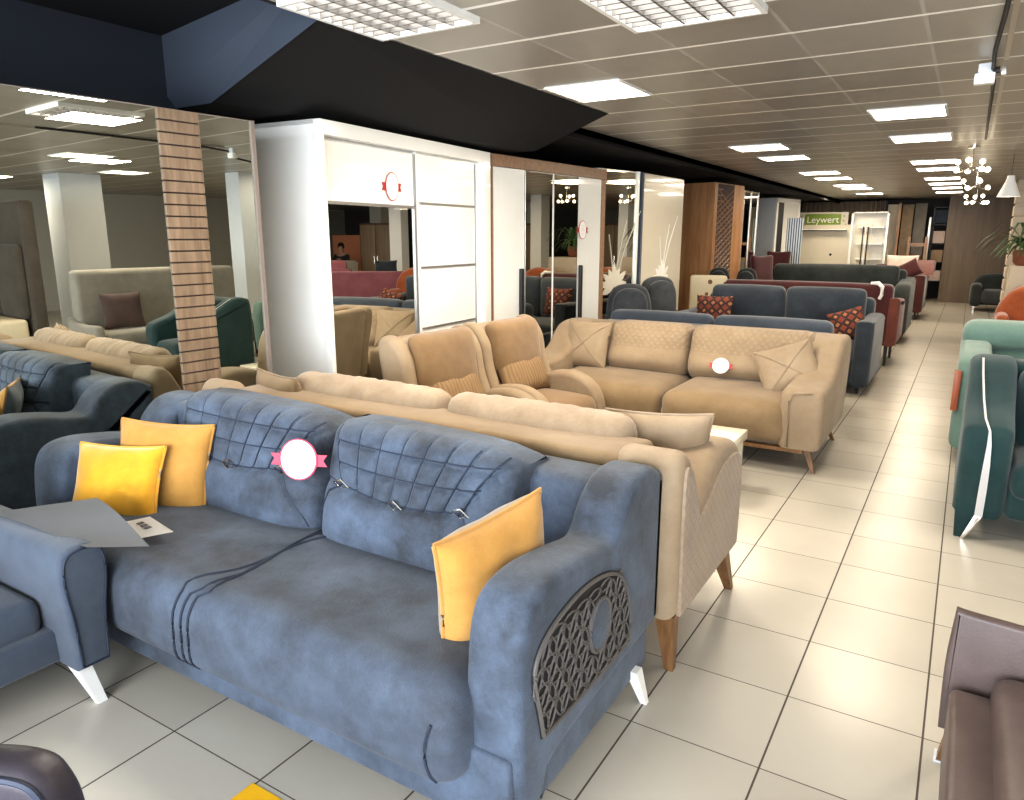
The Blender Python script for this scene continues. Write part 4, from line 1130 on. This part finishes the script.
bm = BM(); box(bm, .62, 1.25, 16.5, 17.1, 0, CEIL)
for k in range(12): box(bm, .59, 1.27, 16.47, 17.12, .05+k*.225, .05+k*.225+.19, .015)
o = link('pillar', bm, M['stone']); o['kind'] = 'structure'
oc = wthing('orange_chair', 'burnt orange velvet rounded chair behind the mint sofa', 'armchair', (.95, 12.8, 0))
pr = crom([(.42, .24, 1), (.41, .52), (.45, .72), (.58, .92), (.80, 1.03), (1.05, 1.06), (1.30, .96), (1.46, .7), (1.46, .24, 1)], 6)
bm = BM(); extr(bm, pr, 1, 12.95, 13.2, .08, 5); link('backrest', bm, M['orange'], oc)
bm = BM(); rb(bm, .46, 1.42, 12.35, 13.05, .18, .44, .08, n=(6, 5, 2)); link('seat', bm, M['orange'], oc)
for a in (.42, 1.30): bm = BM(); rb(bm, a, a+.16, 12.4, 13.05, .2, .62, .07, n=(2, 5, 4)); link('arm', bm, M['orange'], oc)
for x in (.52, 1.36):
    for y in (12.45, 13.1): bm = BM(); leg(bm, x, y, .2, 0, 0, .025, .04); link('leg', bm, M['legwood'], oc)
# chandeliers of glass globes
def chandelier(label, loc, n=7, R=.16):
    t = thing('globe_chandelier', label, 'chandelier', loc, 'globe chandeliers over the aisle')
    h = CEIL-loc[2]
    bm = BM(); tube(bm, [(0, 0, 0), (0, 0, h-.02)], .008, 6); lathe(bm, [(.06, h-.03), (.06, h)], (0, 0, 0), 14); link('stem', bm, M['steel'], t, shift=False)
    for k in range(n):
        a = 2*PI*k/n; z = .05*((k % 2)*2-1)
        bm = BM(); tube(bm, [(0, 0, .02), (R*.5*math.cos(a), R*.5*math.sin(a), -.03), (R*math.cos(a), R*math.sin(a), z)], .006, 5); ar = link('chandelier_arm', bm, M['steel'], t, shift=False)
        bm = BM(); bmesh.ops.create_icosphere(bm, subdivisions=2, radius=.030, matrix=Matrix.Translation((R*math.cos(a), R*math.sin(a), z+.03))); link('globe', bm, M['globe'], ar, shift=False)
    return t
cd = chandelier('nearest globe chandelier hanging over the aisle', (-.10, 10.2, 2.47))
dup(cd, (-.04, 12.6, 2.40), .4, 'middle globe chandelier hanging over the aisle')
dup(cd, (-.02, 14.8, 2.28), .8, 'lowest and farthest globe chandelier over the aisle')
t = wthing('pendant_lamp', 'white cone pendant lamp hanging near the stone pillar', 'pendant lamp', (.33, 11.5, 2.2))
bm = BM(); lathe(bm, [(.04, .26), (.05, .2), (.13, .0), (.125, .0), (.04, .19), (.035, .25)], (.33, 11.5, 2.20), 20); link('lamp_shade', bm, M['white'], t)
bm = BM(); tube(bm, [(.33, 11.5, 2.45), (.33, 11.5, CEIL)], .005, 5); link('cord', bm, M['black'], t)
bm = BM(); bmesh.ops.create_icosphere(bm, subdivisions=2, radius=.05, matrix=Matrix.Translation((.33, 11.5, 2.25))); link('bulb', bm, M['globe'], t)

# ------------------------------------------------------------------ right side of the aisle
Q = wthing('teal_armchair', 'dark teal velvet armchair with white trim on its arm, right of the aisle', 'armchair', (.55, 5.1, 0))
qp = crom([(4.74, .13, 1), (4.71, .35), (4.705, .56), (4.73, .65), (4.80, .69), (5.0, .76), (5.2, .88), (5.35, .96), (5.5, .97), (5.58, .85), (5.58, .13, 1)], 6)
bm = BM(); extr(bm, qp, 0, .08, .33, .06, 6); aQ = link('arm', bm, M['teal'], Q)
bm = BM(); extr(bm, qp, 0, .86, 1.10, .06, 6); link('arm', bm, M['teal'], Q)
tr = [(.211, .020, 4.712, .14), (.213, .020, 4.696, .30), (.214, .017, 4.690, .45), (.213, .011, 4.694, .57), (.208, .006, 4.714, .645), (.183, .006, 4.80, .697), (.168, .006, 5.0, .768), (.152, .006, 5.2, .888), (.145, .006, 5.34, .966)]
bm = BM(); pv = None
for x, wd, y, z in tr:
    a, b = bm.verts.new((x-wd, y-.006, z+.006)), bm.verts.new((x+wd, y-.006, z+.006))
    if pv: bm.faces.new((pv[0], a, b, pv[1]))
    pv = (a, b)
bmesh.ops.solidify(bm, geom=bm.faces[:], thickness=.012); link('white_trim', bm, M['card'], aQ)
bm = BM(); rb(bm, .33, .86, 4.74, 5.5, .14, .34, .04, n=(6, 4, 2)); link('base', bm, M['teal'], Q)
for x0, x1 in ((.335, .855),): bm = BM(); rb(bm, x0, x1, 4.70, 5.32, .27, .47, .07, n=(6, 6, 2), puff=(0, 0, .02)); link('seat_cushion', bm, M['teal'], Q)
for x0, x1 in ((.335, .855),): bm = BM(); rb(bm, x0, x1, 5.18, 5.45, .44, .94, .1, n=(8, 4, 6), puff=(0, .05, .02)); link('back_cushion', bm, M['teal'], Q)
bm = BM(); rb(bm, .25, .95, 5.40, 5.62, .14, .95, .07, n=(6, 3, 4)); link('backrest', bm, M['teal'], Q)
for x, dx in ((.16, -.03), (1.0, .03)):
    sg = -1 if dx < 0 else 1; cx_ = x + .03
    bm = BM(); extr(bm, [(cx_+sg*.10, .24), (cx_+sg*.085, .0), (cx_+sg*.04, .0), (cx_-sg*.03, .20)], 1, 4.73, 4.80, .004, 2); lq = link('leg', bm, M['teal'], Q)
    bm = BM(); extr(bm, [(cx_+sg*.0, .15), (cx_+sg*.055, .0), (cx_+sg*.035, .0), (cx_-sg*.04, .15)], 1, 4.70, 4.728, .002, 2); link('leg_tip', bm, M['steel'], lq)
    bm = BM(); leg(bm, x, 5.5, .15, dx, .03, .03, .06); link('leg', bm, M['black'], Q)
P_ = sofa('mint_sofa', 'pale mint green sofa with a rolled back, behind the teal armchair', .02, 1.3, 6.35, 7.35, 1.02, .80, .5, M['mint'], arm_w=.22, base=.12, ncush=2,
     armprof=[(0, .12, 1), (-.02, .5), (.0, .74), (.10, .82), (.4, .86), (.8, .88), (1.0, .84), (1.0, .12, 1)])
bm = BM(); rb(bm, .02, 1.3, 7.02, 7.38, .80, 1.03, .1, n=(10, 3, 3)); link('rolled_top', bm, M['mint'], P_)
bm = BM(); box(bm, .005, .05, 6.3, 6.40, .42, .72, .004); link('wooden_edge', bm, M['orangewood'], P_)

Rr = wthing('brown_armchair', 'brown leather low armchair in the near right corner', 'armchair', (.6, 1.9, 0))
rp = crom([(.085, .20, 1), (.08, .42), (.09, .608, 1), (.15, .60), (.4, .585), (.8, .57, 1), (.85, .2, 1)], 5)
bm = BM(); extr(bm, rp, 1, 2.40, 2.44, .012, 3); link('arm', bm, M['brownl'], Rr)
bm = BM(); extr(bm, rp, 1, .82, .92, .012, 3); aa = link('arm', bm, M['brownl'], Rr)
bm = BM(); rb(bm, .20, .95, .94, 2.39, .22, .455, .05, n=(8, 8, 3), puff=(0, 0, .03)); link('seat', bm, M['brownl'], Rr)
bm = BM(); rb(bm, .85, 1.0, .85, 2.4, .2, .85, .06, n=(2, 6, 5)); link('backrest', bm, M['brownl'], Rr)
bm = BM(); rb(bm, .10, .9, .88, 2.36, .16, .38, .02, n=(3, 3, 1)); link('base', bm, M['brownl'], Rr)
for x, y in ((.14, 2.44), (.14, .9), (.9, 2.40), (.9, .9)):
    bm = BM(); leg(bm, x, y, .2, -.03, .10 if y > 2 else -.04, .03, .05); lg = link('leg', bm, M['legwood'], Rr)
    bm = BM(); box(bm, x-.05, x-.01, y+(.08 if y > 2 else -.06), y+(.12 if y > 2 else -.02), 0, .025); link('foot_pad', bm, M['pillar'], lg, False)

# ------------------------------------------------------------------ near left: blue grey armchair, swatch sheet, leaflet, leather chair, floor sticker
Ea = wthing('blue_grey_armchair', 'blue grey woven armchair with white legs at the left edge', 'armchair', (-3.0, .85, 0))
ep = crom([(1.185, .15, 1), (1.175, .35), (1.16, .50), (1.17, .59), (1.21, .625), (1.28, .625), (1.325, .595), (1.335, .5), (1.315, .35), (1.305, .15, 1)], 5)
bm = BM(); extr(bm, ep, 0, -3.42, -2.585, .022, 4); aE = link('arm', bm, M['armblue'], Ea)
bm = BM(); tube(bm, [(-2.583, y, z) for y, z in inset(ep, .014)], .004, 5, True); link('piping', bm, M['navyseam'], aE)
ep2 = [(1.30-y+.40-.03-.0, z) for y, z in ep]
ep2 = [(y-1.12, z) for y, z in ep]
bm = BM(); extr(bm, ep2, 0, -3.42, -2.585, .022, 4); link('arm', bm, M['armblue'], Ea)
bm = BM(); rb(bm, -3.35, -2.76, .225, 1.17, .26, .405, .045, n=(6, 6, 3), puff=(0, 0, .02)); sE = link('seat_cushion', bm, M['armblue'], Ea)
bm = BM(); rb(bm, -3.40, -2.72, .10, 1.25, .15, .28, .02, n=(3, 3, 1)); link('base', bm, M['armblue'], Ea)
bm = BM(); rb(bm, -3.62, -3.35, .0, 1.3, .16, .88, .08, n=(3, 6, 5)); link('backrest', bm, M['armblue'], Ea)
bm = BM(); rb(bm, -3.38, -3.18, .24, 1.05, .44, .86, .08, n=(3, 6, 5), puff=(.04, 0, 0)); link('back_cushion', bm, M['armblue'], Ea)
for x, y, dx, dy in ((-2.66, 1.215, .07, .03), (-2.66, .13, .07, -.03), (-3.5, 1.16, -.05, .06), (-3.5, .16, -.05, -.06)):
    bm = BM(); frustum(bm, (x+dx, y+dy, 0), (.03, .035), (x, y, .155), (.09, .05)); link('leg', bm, M['whiteleg'], Ea)
# swatch sheet lying over the arm and reaching onto the blue sofa seat
def sheet(name, label, outline, zf, m, th=.004, cat='sheet'):
    bm = BM(); nx, ny = 14, 10; G = []
    (a, b, c, d) = [Vector(p) for p in outline]
    for i in range(nx+1):
        row = []
        for j in range(ny+1):
            u, v = i/nx, j/ny
            p = a*(1-u)*(1-v)+b*u*(1-v)+c*u*v+d*(1-u)*v
            row.append(bm.verts.new((p.x, p.y, p.z + zf(u, v))))
        G.append(row)
    for i in range(nx):
        for j in range(ny): bm.faces.new((G[i][j], G[i+1][j], G[i+1][j+1], G[i][j+1]))
    bmesh.ops.solidify(bm, geom=bm.faces[:], thickness=th)
    return tag(link(name, bm, m), label, cat)
sheet('swatch_sheet', 'large grey fabric swatch sheet draped over the blue grey arm onto the blue sofa', [(-3.20, 1.22, .632), (-2.55, 1.25, .632), (-2.45, 1.42, .595), (-2.93, 1.50, .66)], lambda u, v: .012*math.sin(PI*u)*v + .006*math.sin(5*u), M['papergrey'])
lf = sheet('leaflet', 'white printed leaflet on the seat beside the grey swatch sheet', [(-2.86, 1.50, .556), (-2.64, 1.46, .556), (-2.58, 1.60, .553), (-2.82, 1.65, .551)], lambda u, v: .0, M['card'], .003, 'leaflet')
bm = BM()
for k in range(3): box(bm, -2.78+.035*k, -2.76+.035*k, 1.565-.006*k, 1.59-.006*k, .556, .5585)
link('printed_marks', bm, M['ink'], lf, False)
Gc = thing('leather_chair', 'dark aubergine leather chair back with navy piping at the bottom left', 'chair', (-1.56, .395, 0), None, math.radians(31))
gp = crom([(-.26, .34, 1), (-.275, .62), (-.255, .68), (-.19, .735), (0, .742), (.19, .735), (.255, .68), (.275, .56), (.26, .34, 1)], 6)
bm = BM(); extr(bm, gp, 1, .0, .10, .035, 5); bk = link('backrest', bm, M['purplel'], Gc, shift=False)
bm = BM(); tube(bm, [(x, .004, z) for x, z in inset(gp, .016)], .007, 6, True); link('piping', bm, M['navyseam'], bk, shift=False)
bm = BM(); rbox(bm, (0, -.22, .40), (.52, .48, .13), .05, n=(5, 5, 2), puff=(0, 0, .02)); link('seat', bm, M['purplel'], Gc, shift=False)
for x in (-.21, .21):
    for y in (-.40, .04): bm = BM(); leg(bm, x, y, .36, 0, 0, .03, .045); link('leg', bm, M['legwood'], Gc, shift=False)
bm = BM(); extr(bm, [(-1.755, 1.262), (-1.615, 1.262), (-1.615, 1.03), (-1.755, 1.03)], 2, .0005, .002, 0)
tag(link('floor_sticker', bm, M['stickeryellow'], None, False), 'yellow sticker on the floor tiles at the bottom edge', 'floor sticker')

# ------------------------------------------------------------------ right part of the shop, seen only in the mirrors

gsf = sofa('greige_sofa', 'greige high-backed sofa with a dark brown cushion, mirrored in the smoked glass', .75, 3.15, 5.1, 5.95, 1.28, .62, .52, M['greige'], arm_w=.12, base=.2, ncush=1)
gsf.rotation_euler = (0, 0, -PI/2)
pillow('cushion', 'dark brown cushion on the greige sofa seen in the smoked mirror', (1.92, 4.85, .76), (-16, 0, -80), (.50, .48, .15), [M['dkbrown']])
ms = sofa('mauve_sofa', 'long mauve sofa with a straight back, seen in the white wardrobe mirror', 1.3, 3.9, 13.7, 12.8, .95, .75, .48, M['mauve'], arm_w=.2, base=.1)
ms.rotation_euler = (0, 0, math.radians(-37))
pillow('cushion', 'slate cushion lying on top of the mauve sofa back', (2.0, 13.45, 1.06), (8, 0, -37), (.5, .26, .14), [M['slate']])
ms = sofa('mauve_sofa', 'second mauve sofa, standing behind the long straight-backed one', 4.0, 5.8, 15.05, 14.2, 1.12, .85, .48, M['mauve'], arm_w=.2, base=.1)
ms.rotation_euler = (0, 0, math.radians(-37))
for x0, y0, w_, m in ((5.4, 5.65, .65, 'pillar'), (3.0, 7.38, .38, 'pillar'), (2.75, 15.3, .34, 'pillar'), (5.4, 18.4, .4, 'wall')):
    bm = BM(); box(bm, x0, x0+w_, y0, y0+w_, 0, CEIL); o = link('pillar', bm, M[m], None, False); o['kind'] = 'structure'
t = wthing('tufted_bed', 'brown upholstered bed with tall headboard, mirrored at the left edge', 'bed', (4.6, 3.6, 0))
bm = BM(); rb(bm, 3.8, 5.6, 4.45, 4.65, 0, 2.2, .05, n=(6, 2, 6)); link('headboard', bm, M['taupe'], t)
for k in range(2): bm = BM(); rb(bm, 3.86+.87*k, 4.70+.87*k, 4.34, 4.47, .55, 1.60, .06, n=(6, 2, 6), puff=(0, .03, 0)); link('headboard_pad', bm, M['taupe'], t)
bm = BM(); rb(bm, 3.85, 5.55, 2.5, 4.4, .1, .55, .06, n=(8, 8, 2)); link('mattress', bm, M['creamm'], t)
t = wthing('white_desk', 'white desk in front of the seated person at the back right', 'desk', (5.7, 16.3, 0))
bm = BM(); box(bm, 5.0, 6.4, 16.0, 16.48, 1.02, 1.06, .004); link('desk_top', bm, M['white'], t)
bm = BM(); box(bm, 5.02, 6.38, 16.0, 16.04, 0, 1.02); link('front_panel', bm, M['white'], t, False)
for x in (5.0, 6.36): bm = BM(); box(bm, x, x+.04, 16.04, 16.58, 0, 1.02); link('side_panel', bm, M['white'], t, False)
bm = BM(); box(bm, 5.9, 7.6, 18.9, 18.96, 0, 1.75, .004)
tag(link('orange_panel', bm, plain('peach_panel', (.75, .30, .16), .7), None), 'peach orange panel standing behind the seated person', 'panel')
t = wthing('dark_cabinet', 'dark wooden cabinet beside the pale pillar, seen in the white wardrobe mirror', 'cabinet', (4.0, 16.2, 0))
bm = BM(); box(bm, 3.5, 4.5, 16.02, 16.5, 0, 2.05); link('carcass', bm, M['dkbrown'], t, False)
for k in range(2):
    bm = BM(); box(bm, 3.52+.48*k, 3.98+.48*k, 15.99, 16.02, .08, 2.0, .004); d = link('door', bm, M['panelw'], t)
    bm = BM(); tube(bm, [(3.94+.1*k, 15.98, 1.0), (3.94+.1*k, 15.98, 1.2)], .008, 6); link('handle', bm, M['steel'], d)
# person behind the desk
pr = wthing('person', 'person in dark clothes sitting behind the white desk', 'person', (5.75, 16.9, 0))
def skin(name, V, E, Rad, root, m, par):
    me = bpy.data.meshes.new(name); me.from_pydata([Vector(v) - Vector((5.75, 16.9, 0)) for v in V], E, [])
    o = bpy.data.objects.new(name, me); COL.objects.link(o); o.parent = par
    md = o.modifiers.new('skin', 'SKIN'); o.modifiers.new('sub', 'SUBSURF').levels = 2
    o.modifiers['sub'].render_levels = 2; md.use_smooth_shade = True
    for i, r in enumerate(Rad):
        sv = me.skin_vertices[0].data[i]; sv.radius = r if isinstance(r, tuple) else (r, r); sv.use_root = i == root
    for mm in (m if isinstance(m, list) else [m]): me.materials.append(mm)
    return o
px, py = 5.75, 16.9
V = [(px, py, .66), (px, py-.02, .92), (px, py-.03, 1.14), (px, py-.04, 1.24), (px, py-.06, 1.33), (px, py-.08, 1.45),
     (px-.19, py-.03, 1.16), (px-.25, py-.10, .93), (px-.16, py-.34, 1.08), (px-.10, py-.42, 1.085),
     (px+.19, py-.03, 1.16), (px+.25, py-.10, .93), (px+.16, py-.34, 1.08), (px+.10, py-.42, 1.085),
     (px-.10, py-.05, .60), (px-.12, py-.45, .60), (px-.12, py-.47, .12), (px-.12, py-.60, .06), (px+.10, py-.05, .60), (px+.12, py-.45, .60), (px+.12, py-.47, .12), (px+.12, py-.60, .06)]
E_ = [(0, 1), (1, 2), (2, 3), (3, 4), (4, 5), (2, 6), (6, 7), (7, 8), (8, 9), (2, 10), (10, 11), (11, 12), (12, 13), (0, 14), (14, 15), (15, 16), (16, 17), (0, 18), (18, 19), (19, 20), (20, 21)]
Rd = [(.15, .11), (.15, .10), (.17, .10), .055, .085, .085, .065, .05, .036, .034, .065, .05, .036, .034, .085, .065, .045, .04, .085, .065, .045, .04]
body = skin('body', V, E_, Rd, 0, M['skin'], pr)
V2 = V[:3] + V[6:9] + V[10:13] + V[14:17] + V[18:21]
E2 = [(0, 1), (1, 2), (2, 3), (3, 4), (4, 5), (2, 6), (6, 7), (7, 8), (0, 9), (9, 10), (10, 11), (0, 12), (12, 13), (13, 14)]
R2 = [(.165, .125), (.165, .115), (.185, .115), .078, .062, .047, .078, .062, .047, .10, .08, .058, .10, .08, .058]
skin('clothes', V2, E2, R2, 0, M['clothes'], pr)
bm = BM(); bmesh.ops.create_uvsphere(bm, u_segments=16, v_segments=12, radius=.105, matrix=Matrix.Translation((px, py-.045, 1.435)) @ Matrix.Diagonal((.95, 1.0, 1.05, 1)))
bmesh.ops.delete(bm, geom=[v for v in bm.verts if v.co.z < 1.37 or (v.co.y < py-.10 and v.co.z < 1.47)], context='VERTS'); link('hair', bm, M['hair'], pr)
st = wthing('office_stool', 'dark stool under the person behind the white desk', 'stool', (px, py, 0))
bm = BM(); lathe(bm, [(.19, .46), (.2, .5), (.18, .535)], (px, py, 0), 18); link('seat', bm, M['black'], st)
bm = BM(); tube(bm, [(px, py, .02), (px, py, .46)], .03, 8); link('pole', bm, M['steel'], st)
bm = BM(); lathe(bm, [(.2, 0), (.2, .02), (.05, .04)], (px, py, 0), 18); link('base', bm, M['steel'], st)


# ------------------------------------------------------------------ light
w = bpy.data.worlds.new('shop_world'); SC.world = w; w.use_nodes = True
bgn = w.node_tree.nodes['Background']; bgn.inputs[0].default_value = (.84, .90, 1.0, 1); bgn.inputs[1].default_value = 1.3
def area(name, loc, rot, sx, sy, power, col):
    l = bpy.data.lights.new(name, 'AREA'); l.shape = 'RECTANGLE'; l.size = sx; l.size_y = sy; l.energy = power; l.color = col
    o = bpy.data.objects.new(name, l); o.location = loc; o.rotation_euler = rot; COL.objects.link(o); return o
area('window_daylight', (-.6, YN+.05, 1.6), (PI/2, 0, 0), 8.5, 2.1, 1050, (.85, .92, 1.0))
for k, (x, y, p) in enumerate([(-1.2, 3.4, 36), (-2.4, 2.8, 46), (-2.4, 5.1, 60), (-.6, 7.3, 26), (-2.2, 9.2, 30), (-.6, 12, 20), (-2.2, 14, 22), (-.6, 17, 20), (-2.4, 17.6, 32), (-3.0, 20.7, 34), (2.4, 5, 75), (4.5, 9, 80), (3.5, 13.5, 60), (6.5, 5, 60), (4.5, 1.5, 25), (-1.2, 21, 30)]):
    area('ceiling_fill', (x, y, CEIL-.05), (0, 0, 0), .55, .55, p, (1.0, .84, .62) if y > 6 else (1.0, .91, .77))  # extra area lamps added for brightness; several have no fitting above them

# ------------------------------------------------------------------ camera
cd_ = bpy.data.cameras.new('camera'); cam = bpy.data.objects.new('camera', cd_); COL.objects.link(cam)
cd_.sensor_width = 36; cd_.sensor_fit = 'HORIZONTAL'; cd_.lens = 726.34/1024*36
cam.location = (0, 0, 1.705); cam.rotation_euler = (PI/2-math.radians(12.683), 0, math.radians(31.739))
cd_.clip_start = .02; cd_.clip_end = 100
SC.camera = cam
SC.view_settings.view_transform = 'Standard'; SC.view_settings.look = 'None'
SC.view_settings.exposure = 0.08; SC.view_settings.gamma = 0.88
SC.cycles.use_denoising = True
SC.cycles.max_bounces = 8; SC.cycles.glossy_bounces = 5; SC.cycles.diffuse_bounces = 4
SC.cycles.sample_clamp_indirect = 6
